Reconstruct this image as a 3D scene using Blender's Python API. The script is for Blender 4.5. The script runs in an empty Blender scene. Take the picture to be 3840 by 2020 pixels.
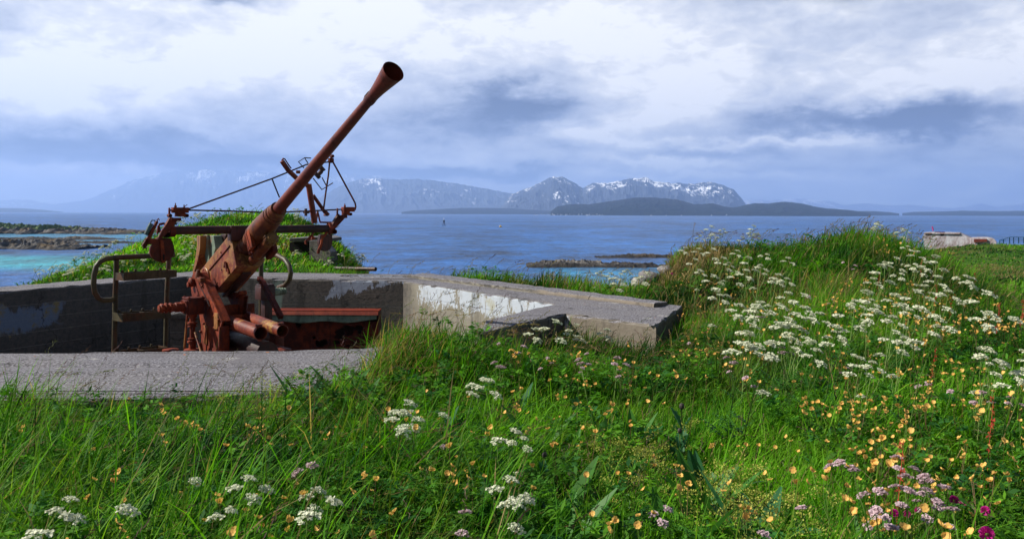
import bpy, bmesh, math, random
import numpy as np
from mathutils import Vector, Matrix

# ------------------------------------------------------------------ camera
FP = 2987.0                       # focal length in pixels of the 3840 px wide photograph
CAMZ = 1.2
ROLL = math.atan(13.0 / 3840.0)
HOR = 798.5
scene = bpy.context.scene
COL = scene.collection
cam_data = bpy.data.cameras.new('camera')
cam = bpy.data.objects.new('camera', cam_data)
COL.objects.link(cam)
cam_data.sensor_width = 36.0
cam_data.lens = FP * 36.0 / 3840.0
cam_data.shift_y = (HOR - 1010.0) / 3840.0
cam_data.clip_start = 0.05
cam_data.clip_end = 120000.0
CR = np.array([math.cos(ROLL), 0.0, math.sin(ROLL)])
CU = np.array([-math.sin(ROLL), 0.0, math.cos(ROLL)])
cam.matrix_world = Matrix(((CR[0], CU[0], 0, 0), (CR[1], CU[1], -1, 0), (CR[2], CU[2], 0, CAMZ), (0, 0, 0, 1)))
scene.camera = cam
cam_data.dof.use_dof = False

# ------------------------------------------------------------------ sun and sky
SUN_AZ = math.radians(-84.0)      # from +Y towards +X
SUN_EL = math.radians(38.0)
TO_SUN = Vector((math.sin(SUN_AZ) * math.cos(SUN_EL), math.cos(SUN_AZ) * math.cos(SUN_EL), math.sin(SUN_EL)))
sun_data = bpy.data.lights.new('sun', 'SUN')
sun_data.energy = 5.0
sun_data.angle = math.radians(0.55)
sun_data.color = (1.0, 0.94, 0.84)
sun = bpy.data.objects.new('sun', sun_data)
COL.objects.link(sun)
sun.rotation_euler = TO_SUN.to_track_quat('Z', 'Y').to_euler()
sun.location = (-10, 0, 12)

world = bpy.data.worlds.new('World')
scene.world = world
world.use_nodes = True
scene.view_settings.view_transform = 'Standard'
scene.view_settings.look = 'None'
scene.view_settings.exposure = 0.55
scene.view_settings.gamma = 1.0
scene.render.film_transparent = False
cy = scene.cycles
cy.use_denoising = True
cy.denoiser = 'OPENIMAGEDENOISE'
cy.max_bounces = 7
cy.diffuse_bounces = 3
cy.glossy_bounces = 3
cy.transmission_bounces = 3
cy.transparent_max_bounces = 6
cy.volume_bounces = 2
cy.use_adaptive_sampling = True
cy.adaptive_threshold = 0.012
cy.caustics_reflective = False
cy.caustics_refractive = False


class NT:
    """small helper that writes node trees"""
    def __init__(self, tree):
        self.t = tree
        tree.nodes.clear()

    def n(self, typ, **kw):
        nd = self.t.nodes.new(typ)
        for k, v in kw.items():
            setattr(nd, k, v)
        return nd

    def link(self, a, b):
        self.t.links.new(a, b)

    def put(self, sock, v):
        if hasattr(v, 'is_output') or isinstance(v, bpy.types.NodeSocket):
            self.t.links.new(v, sock)
        elif isinstance(v, (tuple, list)):
            sock.default_value = tuple(v) if len(v) == len(sock.default_value) else tuple(v) + (1.0,)
        else:
            sock.default_value = v

    def m(self, op, a, b=0.0, c=None, clamp=False):
        nd = self.n('ShaderNodeMath', operation=op, use_clamp=clamp)
        self.put(nd.inputs[0], a)
        self.put(nd.inputs[1], b)
        if c is not None:
            self.put(nd.inputs[2], c)
        return nd.outputs[0]

    def vm(self, op, a, b=None):
        nd = self.n('ShaderNodeVectorMath', operation=op)
        self.put(nd.inputs[0], a)
        if b is not None:
            self.put(nd.inputs[1], b)
        return nd.outputs[0]

    def noise(self, vec, scale, detail=4.0, rough=0.55, dist=0.0, lac=2.0):
        nd = self.n('ShaderNodeTexNoise')
        self.put(nd.inputs['Vector'], vec)
        nd.inputs['Scale'].default_value = scale
        nd.inputs['Detail'].default_value = detail
        nd.inputs['Roughness'].default_value = rough
        nd.inputs['Lacunarity'].default_value = lac
        nd.inputs['Distortion'].default_value = dist
        return nd.outputs['Fac']

    def noisec(self, vec, scale, detail=3.0, rough=0.5):
        nd = self.n('ShaderNodeTexNoise')
        self.put(nd.inputs['Vector'], vec)
        nd.inputs['Scale'].default_value = scale
        nd.inputs['Detail'].default_value = detail
        nd.inputs['Roughness'].default_value = rough
        return nd.outputs['Color']

    def vor(self, vec, scale, feature='F1', out='Distance', rnd=1.0):
        nd = self.n('ShaderNodeTexVoronoi', feature=feature)
        self.put(nd.inputs['Vector'], vec)
        nd.inputs['Scale'].default_value = scale
        nd.inputs['Randomness'].default_value = rnd
        return nd.outputs[out]

    def ramp(self, fac, stops, interp='LINEAR'):
        nd = self.n('ShaderNodeValToRGB')
        nd.color_ramp.interpolation = interp
        el = nd.color_ramp.elements
        while len(el) < len(stops):
            el.new(0.5)
        for e, (p, c) in zip(el, stops):
            e.position = p
            e.color = (c if isinstance(c, (tuple, list)) else (c, c, c)) if not isinstance(c, (tuple, list)) or len(c) == 4 else tuple(c) + (1.0,)
            if not isinstance(c, (tuple, list)):
                e.color = (c, c, c, 1.0)
        self.put(nd.inputs[0], fac)
        return nd.outputs[0]

    def mix(self, fac, a, b, blend='MIX'):
        nd = self.n('ShaderNodeMix', data_type='RGBA', blend_type=blend)
        self.put(nd.inputs[0], fac)
        self.put(nd.inputs[6], a)
        self.put(nd.inputs[7], b)
        return nd.outputs[2]

    def mapr(self, v, a, b, c=0.0, d=1.0, smooth=True):
        nd = self.n('ShaderNodeMapRange', interpolation_type='SMOOTHSTEP' if smooth else 'LINEAR')
        self.put(nd.inputs[0], v)
        nd.inputs[1].default_value = a
        nd.inputs[2].default_value = b
        nd.inputs[3].default_value = c
        nd.inputs[4].default_value = d
        return nd.outputs[0]

    def sep(self, v):
        nd = self.n('ShaderNodeSeparateXYZ')
        self.put(nd.inputs[0], v)
        return nd.outputs

    def comb(self, x, y, z):
        nd = self.n('ShaderNodeCombineXYZ')
        for i, v in enumerate((x, y, z)):
            self.put(nd.inputs[i], v)
        return nd.outputs[0]


def build_world():
    t = NT(world.node_tree)
    out = t.n('ShaderNodeOutputWorld')
    tc = t.n('ShaderNodeTexCoord')
    d = tc.outputs['Generated']
    x, y, z = t.sep(d)
    sky = t.n('ShaderNodeTexSky', sky_type='NISHITA')
    sky.sun_disc = False
    sky.sun_elevation = SUN_EL
    sky.sun_rotation = SUN_AZ
    sky.altitude = 10
    sky.air_density = 1.0
    sky.dust_density = 0.6
    skyc = t.vm('SCALE', sky.outputs[0])
    skyc.node.inputs['Scale'].default_value = 0.055
    az = t.m('ARCTAN2', x, y)
    el = t.m('ARCSINE', z)
    # cloud-plane coordinates: the pattern flattens towards the horizon
    zz = t.m('ADD', t.m('MAXIMUM', z, 0.0), 0.07)
    px_ = t.m('DIVIDE', x, zz)
    py_ = t.m('DIVIDE', y, zz)
    pl = t.comb(px_, py_, 0.0)
    # billow coordinates (angular, a little wider than tall)
    an = t.comb(az, t.m('MULTIPLY', el, 2.3), 0.37)
    w1 = t.noisec(an, 5.5, 4.0, 0.55)
    wx, wy, wz = t.sep(w1)
    azw = t.m('ADD', az, t.m('MULTIPLY', t.m('SUBTRACT', wx, 0.5), 0.16))
    elw = t.m('ADD', el, t.m('MULTIPLY', t.m('SUBTRACT', wy, 0.5), 0.075))
    w2 = t.noisec(t.comb(az, t.m('MULTIPLY', el, 1.7), 4.1), 22.0, 7.0, 0.62)
    vx, vy, vz = t.sep(w2)
    azw = t.m('ADD', azw, t.m('MULTIPLY', t.m('SUBTRACT', vx, 0.5), 0.06))
    elw = t.m('ADD', elw, t.m('MULTIPLY', t.m('SUBTRACT', vy, 0.5), 0.04))
    base = t.mapr(el, 0.0, 0.24, 0.72, 0.82)
    val = base
    S = 3840 / 2576.0
    BL = [  # x, y, sx, sy (photo at 2576 px), amplitude
        (70, 200, 190, 60, .22), (620, 130, 330, 90, .22), (1010, 150, 200, 80, .12), (900, 25, 200, 40, .10),
        (60, 335, 170, 55, -.26), (330, 362, 260, 34, -.42), (650, 320, 200, 60, -.15), (850, 390, 260, 50, -.06),
        (1250, 235, 150, 46, -.32), (1370, 280, 200, 46, -.36), (1180, 300, 260, 70, -.16),
        (540, 0, 90, 14, -.30), (20, 30, 60, 30, -.18), (960, 175, 90, 40, -.10),
        (1720, 200, 170, 90, .24), (1450, 110, 160, 80, .12), (2330, 170, 260, 90, .24), (2050, 130, 120, 60, -.10),
        (2120, 300, 280, 28, -.46), (2420, 300, 200, 40, -.38), (1900, 280, 200, 40, -.14), (2250, 60, 160, 50, -.12),
        (1560, 300, 140, 26, .24), (1480, 350, 110, 26, .26), (1400, 390, 90, 26, -.10), (1950, 345, 330, 10, .26),
        (1830, 378, 210, 14, -.24), (2300, 400, 260, 40, -.14), (1660, 402, 110, 12, .30), (1500, 415, 160, 10, .14),
        (1990, 458, 150, 13, .20), (2420, 468, 90, 9, .16), (1690, 437, 260, 9, .22), (1950, 425, 220, 10, -.12),
        (1250, 420, 200, 13, -.10), (250, 456, 190, 16, .12), (560, 420, 420, 20, -.55), (1180, 432, 220, 14, -.45), (1700, 440, 120, 8, .2), (1240, 455, 120, 12, .12), (2250, 500, 250, 16, .05),
    ]
    for (bx, by, sx, sy, amp) in BL:
        a0 = math.atan((bx * S - 1920) / FP)
        e0 = math.atan((HOR + (bx - 1288) * S * 0.0034 - by * S) / FP * math.cos(a0))
        ka, ke = FP / (sx * S), FP / (sy * S)
        da = t.m('MULTIPLY', t.m('SUBTRACT', azw, a0), ka)
        de = t.m('MULTIPLY', t.m('SUBTRACT', elw, e0), ke)
        r2 = t.m('ADD', t.m('MULTIPLY', da, da), t.m('MULTIPLY', de, de))
        g = t.m('EXPONENT', t.m('MULTIPLY', r2, -0.8))
        val = t.m('MULTIPLY_ADD', g, amp * 1.45, val)
    n1 = t.noise(pl, 0.55, 7.0, 0.55, 0.4)
    n2 = t.noise(an, 9.0, 8.0, 0.58, 0.3)
    n3 = t.noise(an, 30.0, 8.0, 0.62, 0.5)
    val = t.m('ADD', val, t.m('MULTIPLY', t.m('SUBTRACT', n1, 0.5), 0.42))
    val = t.m('ADD', val, t.m('MULTIPLY', t.m('SUBTRACT', n2, 0.5), 0.95))
    val = t.m('ADD', val, t.m('MULTIPLY', t.m('SUBTRACT', n3, 0.5), 0.62))
    cc = t.ramp(val, [(0.0, (0.12, 0.155, 0.25)), (0.25, (0.27, 0.32, 0.45)), (0.5, (0.52, 0.57, 0.69)),
                      (0.72, (0.72, 0.76, 0.85)), (0.92, (0.95, 0.96, 0.98)), (1.0, (1.1, 1.1, 1.1))])
    # towards the horizon the cloud light turns a little cyan, on the left a little violet
    warm = t.mapr(az, -0.6, 0.6, 0.0, 1.0, False)
    tint = t.mix(warm, (1.03, 0.985, 1.03), (0.93, 1.02, 1.0))
    low = t.mapr(el, 0.0, 0.12, 1.0, 0.0)
    tint = t.mix(low, (1.0, 1.0, 1.0), tint)
    cc = t.mix(1.0, cc, tint, 'MULTIPLY')
    # unseen cover overhead and behind the camera thinned to clear sky, lowering ambient light
    br = t.noise(pl, 0.8, 5.0, 0.6, 0.3)
    cover = t.mapr(el, 0.27, 0.5, 1.0, 0.0)
    front = t.mapr(t.m('ABSOLUTE', az), 0.9, 1.6, 1.0, 0.12)
    cover = t.m('MULTIPLY', cover, front)
    cover = t.m('ADD', cover, t.m('MULTIPLY', t.mapr(br, 0.5, 0.68), 0.35), clamp=True)
    # small clear gap at the top edge of the view
    ga = t.m('MULTIPLY', t.m('SUBTRACT', azw, math.atan((3180 - 1920) / FP)), 12.0)
    ge = t.m('MULTIPLY', t.m('SUBTRACT', elw, 0.262), 60.0)
    gap = t.m('EXPONENT', t.m('MULTIPLY', t.m('ADD', t.m('MULTIPLY', ga, ga), t.m('MULTIPLY', ge, ge)), -1.0))
    cover = t.m('SUBTRACT', cover, t.m('MULTIPLY', gap, 0.6), clamp=True)
    fin = t.mix(cover, skyc, cc)
    bg = t.n('ShaderNodeBackground')
    t.put(bg.inputs['Color'], fin)
    bg.inputs['Strength'].default_value = 0.72
    t.link(bg.outputs[0], out.inputs['Surface'])
    world.cycles.sampling_method = 'MANUAL'
    world.cycles.sample_map_resolution = 512


build_world()

# ------------------------------------------------------------------ shared helpers
rng = np.random.default_rng(7)
random.seed(7)
ORIGIN = {}


def ray(px, py):
    a = (px - 1920.0) / FP
    b = (HOR - py) / FP
    return a * CR + b * CU + np.array([0.0, 1.0, 0.0])


def P(px, py, Y):
    r = ray(px, py)
    return np.array([0, 0, CAMZ]) + r * (Y / r[1])


def PZ(px, py, z):
    r = ray(px, py)
    return np.array([0, 0, CAMZ]) + r * ((z - CAMZ) / r[2])


def tag(o, label=None, cat=None, group=None, kind=None):
    if label: o['label'] = label
    if cat: o['category'] = cat
    if group: o['group'] = group
    if kind: o['kind'] = kind
    return o


def empty(name, loc, label=None, cat=None, group=None):
    o = bpy.data.objects.new(name, None)
    COL.objects.link(o)
    o.location = loc
    o.empty_display_size = 0.2
    ORIGIN[o.name] = np.array(loc, float)
    return tag(o, label, cat, group)


def mesh_from(name, V, F, mats, parent=None, smooth=None, matidx=None, loc=None):
    """V (n,3) world coordinates, F list/array of faces"""
    V = np.asarray(V, float)
    org = np.zeros(3)
    if parent is not None:
        org = ORIGIN[parent.name]
    elif loc is not None:
        org = np.array(loc, float)
    me = bpy.data.meshes.new(name)
    if isinstance(F, np.ndarray):
        nf, k = F.shape
        me.vertices.add(len(V))
        me.vertices.foreach_set('co', (V - org).astype(np.float32).ravel())
        me.loops.add(nf * k)
        me.loops.foreach_set('vertex_index', F.astype(np.int32).ravel())
        me.polygons.add(nf)
        me.polygons.foreach_set('loop_start', (np.arange(nf) * k).astype(np.int32))
        me.polygons.foreach_set('loop_total', np.full(nf, k, np.int32))
        if matidx is not None:
            me.polygons.foreach_set('material_index', np.asarray(matidx, np.int32))
        me.update(calc_edges=True)
    else:
        me.from_pydata([tuple(v) for v in (V - org)], [], [tuple(int(i) for i in f) for f in F])
        if matidx is not None:
            me.polygons.foreach_set('material_index', np.asarray(matidx, np.int32))
        me.update()
    if not isinstance(mats, (list, tuple)):
        mats = [mats]
    for m_ in mats:
        me.materials.append(m_)
    if smooth is not None:
        me.polygons.foreach_set('use_smooth', np.ones(len(me.polygons), bool))
        if smooth < 180:
            me.set_sharp_from_angle(angle=math.radians(smooth))
    o = bpy.data.objects.new(name, me)
    COL.objects.link(o)
    if parent is not None:
        o.parent = parent
        ORIGIN[o.name] = org
    else:
        o.location = org
        ORIGIN[o.name] = org
    return o


def unit(v):
    v = np.asarray(v, float)
    return v / (np.linalg.norm(v) + 1e-12)


class MB:
    """collects shapes of ONE part, then links them as one mesh object"""
    def __init__(self):
        self.V = []
        self.F = []

    def add(self, V, F):
        b = len(self.V)
        self.V.extend([np.asarray(v, float) for v in V])
        self.F.extend([tuple(i + b for i in f) for f in F])

    def obox(self, c, ax, hs, cut=0.0):
        """oriented box: centre, three axes, half sizes; cut = chamfer"""
        c = np.asarray(c, float)
        ax = [unit(a) for a in ax]
        h = np.array(hs, float)
        if cut <= 0:
            V = [c + sx * h[0] * ax[0] + sy * h[1] * ax[1] + sz * h[2] * ax[2]
                 for sz in (-1, 1) for sy in (-1, 1) for sx in (-1, 1)]
            F = [(0, 2, 3, 1), (4, 5, 7, 6), (0, 1, 5, 4), (2, 6, 7, 3), (0, 4, 6, 2), (1, 3, 7, 5)]
            self.add(V, F)
            return
        bm = bmesh.new()
        bmesh.ops.create_cube(bm, size=1.0)
        for v in bm.verts:
            v.co = Vector((v.co.x * 2 * h[0], v.co.y * 2 * h[1], v.co.z * 2 * h[2]))
        bmesh.ops.bevel(bm, geom=bm.edges[:], offset=min(cut, min(h) * .9), segments=2, affect='EDGES', profile=0.6)
        bm.verts.ensure_lookup_table()
        for i, v in enumerate(bm.verts):
            v.index = i
        V = [c + v.co.x * ax[0] + v.co.y * ax[1] + v.co.z * ax[2] for v in bm.verts]
        F = [[v.index for v in f.verts] for f in bm.faces]
        bm.free()
        self.add(V, F)

    def tube(self, pts, r, n=12, cap=True, inner=None, up=None):
        """tube along points; r scalar or list"""
        pts = [np.asarray(p, float) for p in pts]
        m = len(pts)
        rs = [r] * m if np.isscalar(r) else list(r)
        V, F = [], []
        t0 = unit(pts[1] - pts[0])
        ref = np.array([0, 0, 1.0]) if abs(t0[2]) < 0.9 else np.array([1.0, 0, 0])
        nrm = unit(np.cross(t0, ref))
        for i, p in enumerate(pts):
            if i == 0: t = unit(pts[1] - pts[0])
            elif i == m - 1: t = unit(pts[-1] - pts[-2])
            else: t = unit(unit(pts[i + 1] - p) + unit(p - pts[i - 1]))
            nrm = unit(nrm - t * np.dot(nrm, t))
            bn = np.cross(t, nrm)
            for k in range(n):
                a = 2 * math.pi * k / n
                V.append(p + rs[i] * (math.cos(a) * nrm + math.sin(a) * bn))
        for i in range(m - 1):
            for k in range(n):
                k2 = (k + 1) % n
                F.append((i * n + k, i * n + k2, (i + 1) * n + k2, (i + 1) * n + k))
        if cap:
            F.append(tuple(range(n))[::-1])
            F.append(tuple(range((m - 1) * n, m * n)))
        self.add(V, F)

    def lathe(self, p0, ax, prof, n=24):
        """profile [(t, r)] along axis from p0; open profile, follows inside if it turns back"""
        ax = unit(ax)
        ref = np.array([0, 0, 1.0]) if abs(ax[2]) < 0.9 else np.array([1.0, 0, 0])
        u = unit(np.cross(ax, ref))
        v = np.cross(ax, u)
        V, F = [], []
        for (t, r) in prof:
            for k in range(n):
                a = 2 * math.pi * k / n
                V.append(np.asarray(p0) + ax * t + max(r, 1e-4) * (math.cos(a) * u + math.sin(a) * v))
        for i in range(len(prof) - 1):
            for k in range(n):
                k2 = (k + 1) % n
                F.append((i * n + k, (i + 1) * n + k, (i + 1) * n + k2, i * n + k2))
        self.add(V, F)

    def prism(self, poly, off):
        """closed polygon (3D points) extruded by vector off"""
        off = np.asarray(off, float)
        n = len(poly)
        V = [np.asarray(p, float) for p in poly] + [np.asarray(p, float) + off for p in poly]
        F = [tuple(range(n))[::-1], tuple(range(n, 2 * n))]
        for i in range(n):
            j = (i + 1) % n
            F.append((i, j, n + j, n + i))
        self.add(V, F)

    def build(self, name, mat, parent=None, smooth=35, bevel=0.0):
        o = mesh_from(name, np.array(self.V), self.F, mat, parent, None)
        bm = bmesh.new()
        bm.from_mesh(o.data)
        bmesh.ops.recalc_face_normals(bm, faces=bm.faces[:])
        bm.to_mesh(o.data)
        bm.free()
        if smooth:
            o.data.polygons.foreach_set('use_smooth', np.ones(len(o.data.polygons), bool))
            o.data.set_sharp_from_angle(angle=math.radians(smooth))
        if bevel > 0:
            md = o.modifiers.new('bevel', 'BEVEL')
            md.width = bevel
            md.segments = 2
            md.limit_method = 'ANGLE'
            md.angle_limit = math.radians(40)
        return o


# numpy value noise
def _hash(ix, iy, seed):
    h = (ix.astype(np.int64) * 374761393 + iy.astype(np.int64) * 668265263 + seed * 1442695041) & 0xFFFFFFFF
    h = ((h ^ (h >> 13)) * 1274126177) & 0xFFFFFFFF
    h = ((h ^ (h >> 16)) * 2246822519) & 0xFFFFFFFF
    return ((h ^ (h >> 15)) & 0xFFFFFF) / float(0xFFFFFF)


def vnoise(x, y, seed=0):
    x = np.asarray(x, float); y = np.asarray(y, float)
    ix = np.floor(x); iy = np.floor(y)
    fx = x - ix; fy = y - iy
    fx = fx * fx * fx * (fx * (fx * 6 - 15) + 10); fy = fy * fy * fy * (fy * (fy * 6 - 15) + 10)
    a = _hash(ix, iy, seed); b = _hash(ix + 1, iy, seed)
    c = _hash(ix, iy + 1, seed); d = _hash(ix + 1, iy + 1, seed)
    return (a * (1 - fx) + b * fx) * (1 - fy) + (c * (1 - fx) + d * fx) * fy


def fbm(x, y, oct=5, seed=0, gain=0.5, ridged=False):
    s = 0.0; a = 1.0; tot = 0.0
    x = np.asarray(x, float); y = np.asarray(y, float)
    for i in range(oct):
        n = vnoise(x, y, seed + i * 17)
        if ridged:
            n = 1 - np.abs(2 * n - 1)
            n = n * n
        s = s + n * a
        tot += a
        a *= gain
        x, y = (x * 1.6 - y * 1.2) + 5.3, (x * 1.2 + y * 1.6) + 1.7
    return s / tot


def grid_faces(nu, nv):
    i = np.arange(nv - 1)[:, None] * nu + np.arange(nu - 1)[None, :]
    i = i.ravel()
    return np.stack([i, i + 1, i + nu + 1, i + nu], 1)


def material(name):
    m_ = bpy.data.materials.new(name)
    m_.use_nodes = True
    t = NT(m_.node_tree)
    out = t.n('ShaderNodeOutputMaterial')
    return m_, t, out


def principled(t, out, color, rough=0.8, bump=None, bump_s=0.3, bump_d=0.01, metal=0.0, spec=0.3):
    b = t.n('ShaderNodeBsdfPrincipled')
    t.put(b.inputs['Base Color'], color)
    t.put(b.inputs['Roughness'], rough)
    b.inputs['Metallic'].default_value = metal
    b.inputs['Specular IOR Level'].default_value = spec
    if bump is not None:
        bn = t.n('ShaderNodeBump')
        bn.inputs['Strength'].default_value = bump_s
        bn.inputs['Distance'].default_value = bump_d
        t.put(bn.inputs['Height'], bump)
        t.link(bn.outputs[0], b.inputs['Normal'])
    t.link(b.outputs[0], out.inputs['Surface'])
    return b
# ------------------------------------------------------------------ sea
SEA = -11.0
S25 = 3840 / 2576.0


def sea_material():
    m_, t, out = material('sea_water')
    geo = t.n('ShaderNodeNewGeometry')
    p = geo.outputs['Position']
    x, y, z = t.sep(p)
    # sandy shallows between the left skerries and the shore
    w = t.noise(p, 0.012, 3.0, 0.5)
    yy = t.m('ADD', y, t.m('MULTIPLY', t.m('SUBTRACT', w, 0.5), 70.0))
    band = t.m('MULTIPLY', t.mapr(yy, 150.0, 185.0), t.mapr(yy, 205.0, 245.0, 1.0, 0.0))
    lx = t.m('DIVIDE', x, y)
    band = t.m('MULTIPLY', band, t.mapr(x, -75.0, -35.0, 1.0, 0.0))
    band2 = t.m('MULTIPLY', t.mapr(yy, 265.0, 290.0), t.mapr(yy, 420.0, 470.0, 1.0, 0.0))
    band2 = t.m('MULTIPLY', band2, t.mapr(x, -190.0, -120.0, 0.45, 0.0))
    b3 = t.m('MULTIPLY', t.mapr(yy, 120.0, 140.0), t.mapr(yy, 165.0, 195.0, 1.0, 0.0))
    b3 = t.m('MULTIPLY', b3, t.m('MULTIPLY', t.mapr(x, 0.0, 12.0), 0.35))
    sh = t.m('ADD', t.m('ADD', band, band2), b3, clamp=True)
    deep = t.ramp(t.noise(t.comb(t.m('MULTIPLY', x, 0.2), t.m('MULTIPLY', y, 0.5), 0.0), 0.01, 4.0, 0.6),
                  [(0.3, (0.003, 0.062, 0.23)), (0.7, (0.012, 0.105, 0.33))])
    ch = None
    for (sx, sy, amp, off_) in ((0.05, 0.035, 0.55, 0.0), (0.22, 0.12, 0.55, 5.0), (0.012, 0.006, 0.5, 9.0), (0.9, 0.6, 0.6, 3.0)):
        nn_ = t.m('MULTIPLY', t.m('SUBTRACT', t.noise(t.comb(t.m('MULTIPLY', x, sx), t.m('MULTIPLY', y, sy), off_), 1.0, 3.0, 0.6), 0.5), amp * 4.8)
        ch = nn_ if ch is None else t.m('ADD', ch, nn_)
    ripple_shade = t.m('MAXIMUM', t.m('ADD', 1.0, ch), 0.12)  # light and dark of the ripples put into the water colour
    col = t.mix(sh, deep, (0.02, 0.27, 0.33))
    col = t.vm('SCALE', col)
    t.put(col.node.inputs['Scale'], ripple_shade)
    wav = t.noise(t.comb(t.m('MULTIPLY', x, 0.6), t.m('MULTIPLY', y, 1.0), 0.0), 0.7, 4.0, 0.65)
    wav2 = t.noise(t.comb(t.m('MULTIPLY', x, 0.3), t.m('MULTIPLY', y, 1.0), 3.0), 0.09, 3.0, 0.6)
    h = t.m('ADD', t.m('MULTIPLY', wav, 1.0), t.m('MULTIPLY', wav2, 2.6))
    b = principled(t, out, col, 0.32, h, 1.0, 1.0, spec=0.36)
    b.inputs['IOR'].default_value = 1.33
    return m_


def build_sea():
    ys = np.concatenate([np.array([-30., 60.]), np.geomspace(100, 60000, 60)])
    us = np.linspace(-2.2, 2.2, 41)
    V = np.array([[u * (abs(yv) + 60), yv, SEA] for yv in ys for u in us])
    o = mesh_from('sea', V, grid_faces(len(us), len(ys)), sea_material())
    tag(o, 'choppy blue sea reaching the far mountains, turquoise over the sandy shallows', kind='structure')


build_sea()


# ------------------------------------------------------------------ mountains
def mountain_material(name, rock, snow_amt=0.0, snow_z=300.0, green=None):
    m_, t, out = material(name)
    geo = t.n('ShaderNodeNewGeometry')
    p = geo.outputs['Position']
    x, y, z = t.sep(p)
    n = t.noise(p, 0.0022, 6.0, 0.6)
    base = t.mix(n, rock, tuple(c * 1.7 for c in rock))
    if green:
        gm = t.mapr(t.m('ADD', t.m('MULTIPLY', n, 300.0), z), 150.0, 420.0, 1.0, 0.0)
        base = t.mix(gm, base, green)
    if snow_amt != 0:
        # snow lies in gullies: noise stretched along the fall line
        q = t.comb(t.m('ADD', x, t.m('MULTIPLY', z, 0.45)), t.m('MULTIPLY', y, 0.35), t.m('MULTIPLY', z, 0.42))
        s1 = t.noise(q, 0.0026, 2.0, 0.5)
        s2 = t.noise(q, 0.016, 5.0, 0.68, 1.0)
        sm = t.m('ADD', t.m('MULTIPLY', s1, 0.75), t.m('MULTIPLY', s2, 0.85))
        alt = t.mapr(z, snow_z, snow_z + 550.0, -0.14, 0.04, False)
        sm = t.m('ADD', sm, alt)
        mask = t.mapr(sm, 0.90 - snow_amt, 0.925 - snow_amt)
        base = t.mix(mask, base, (0.86, 0.88, 0.9))
    principled(t, out, base, 0.95, spec=0.1)
    return m_


def mountain(name, prof, R, depth, mat, label, seed, rough=0.16, nu=420, nv=60, front=0.75, slope_pow=1.0, group=None):
    """a massif as a closed height field; prof = ridge line as (px, py) of the photograph at 2576 px"""
    px = np.array([a for a, b in prof]) * S25
    py = np.array([b for a, b in prof]) * S25
    uu = np.linspace(px[0], px[-1], nu)
    # smooth ridge interpolation
    hh = np.interp(uu, px, py)
    a = (uu - 1920) / FP
    hor = HOR + (uu - 1920) * math.tan(ROLL)
    H = (hor - hh) / FP * R + CAMZ - SEA
    H = np.maximum(H, 0)
    H = H * (1 + 0.05 * (fbm(uu / 14.0, uu * 0 + seed, 4, seed + 2, 0.6) - 0.5) + 0.02 * (fbm(uu / 3.0, uu * 0 + seed, 2, seed + 4) - 0.5))
    X = a * R
    v = np.linspace(0, 1, nv)
    # v 0 = near shore, front = ridge, 1 = far side
    rows = []
    wob = fbm(X / (R * 0.05), X * 0 + 3.1, 4, seed) - 0.5
    for i, vv in enumerate(v):
        dy = (vv - front) * depth + wob * depth * 0.10 * (1 - abs(vv - front))
        if vv < front:
            s = (vv / front) ** (0.9 * slope_pow)
        else:
            s = max(0.0, 1 - ((vv - front) / (1 - front)) ** 1.3)
        Y = R + dy
        XX = X * (1 + 0.0 * dy)
        nz = fbm(XX / (R * 0.022), np.full_like(XX, dy / (R * 0.03)), 6, seed + 5, 0.52, ridged=True)
        nz2 = fbm(XX / (R * 0.10), np.full_like(XX, dy / (R * 0.10)), 3, seed + 9)
        edge = np.minimum(1.0, s * 1.0)
        amp = rough * 4 * s * (1 - s) + 0.02 * s
        Z = H * (edge + amp * (nz - 0.45) * 1.5 + amp * (nz2 - 0.5))
        if vv < front:
            # never rise over the ridge line as seen from the shore
            lim = H * (Y / R) * 0.985
            Z = np.minimum(Z, np.where(s > 0.97, Z, lim))
        Z = Z + (-6.0 if s <= 0.001 else 0.0)
        tiny = (fbm(XX / (R * 0.004), XX * 0 + i * 0.7, 3, seed + 30) - 0.5) * H * 0.035 * s
        rows.append(np.stack([XX * (Y / R), np.broadcast_to(Y, XX.shape), SEA + Z + tiny], 1))
    V = np.concatenate(rows)
    o = mesh_from(name, V, grid_faces(nu, nv), mat, smooth=180)
    tag(o, label, kind='structure')
    return o


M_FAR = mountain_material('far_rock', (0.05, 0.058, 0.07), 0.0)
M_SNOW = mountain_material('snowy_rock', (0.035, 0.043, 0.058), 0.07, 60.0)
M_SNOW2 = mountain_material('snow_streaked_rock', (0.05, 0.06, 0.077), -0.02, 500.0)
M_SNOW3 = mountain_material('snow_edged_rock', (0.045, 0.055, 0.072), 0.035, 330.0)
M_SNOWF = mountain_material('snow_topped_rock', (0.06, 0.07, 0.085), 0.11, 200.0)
M_ISLE = mountain_material('wooded_hill', (0.010, 0.013, 0.014), 0.0, green=(0.006, 0.013, 0.008))

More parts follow.
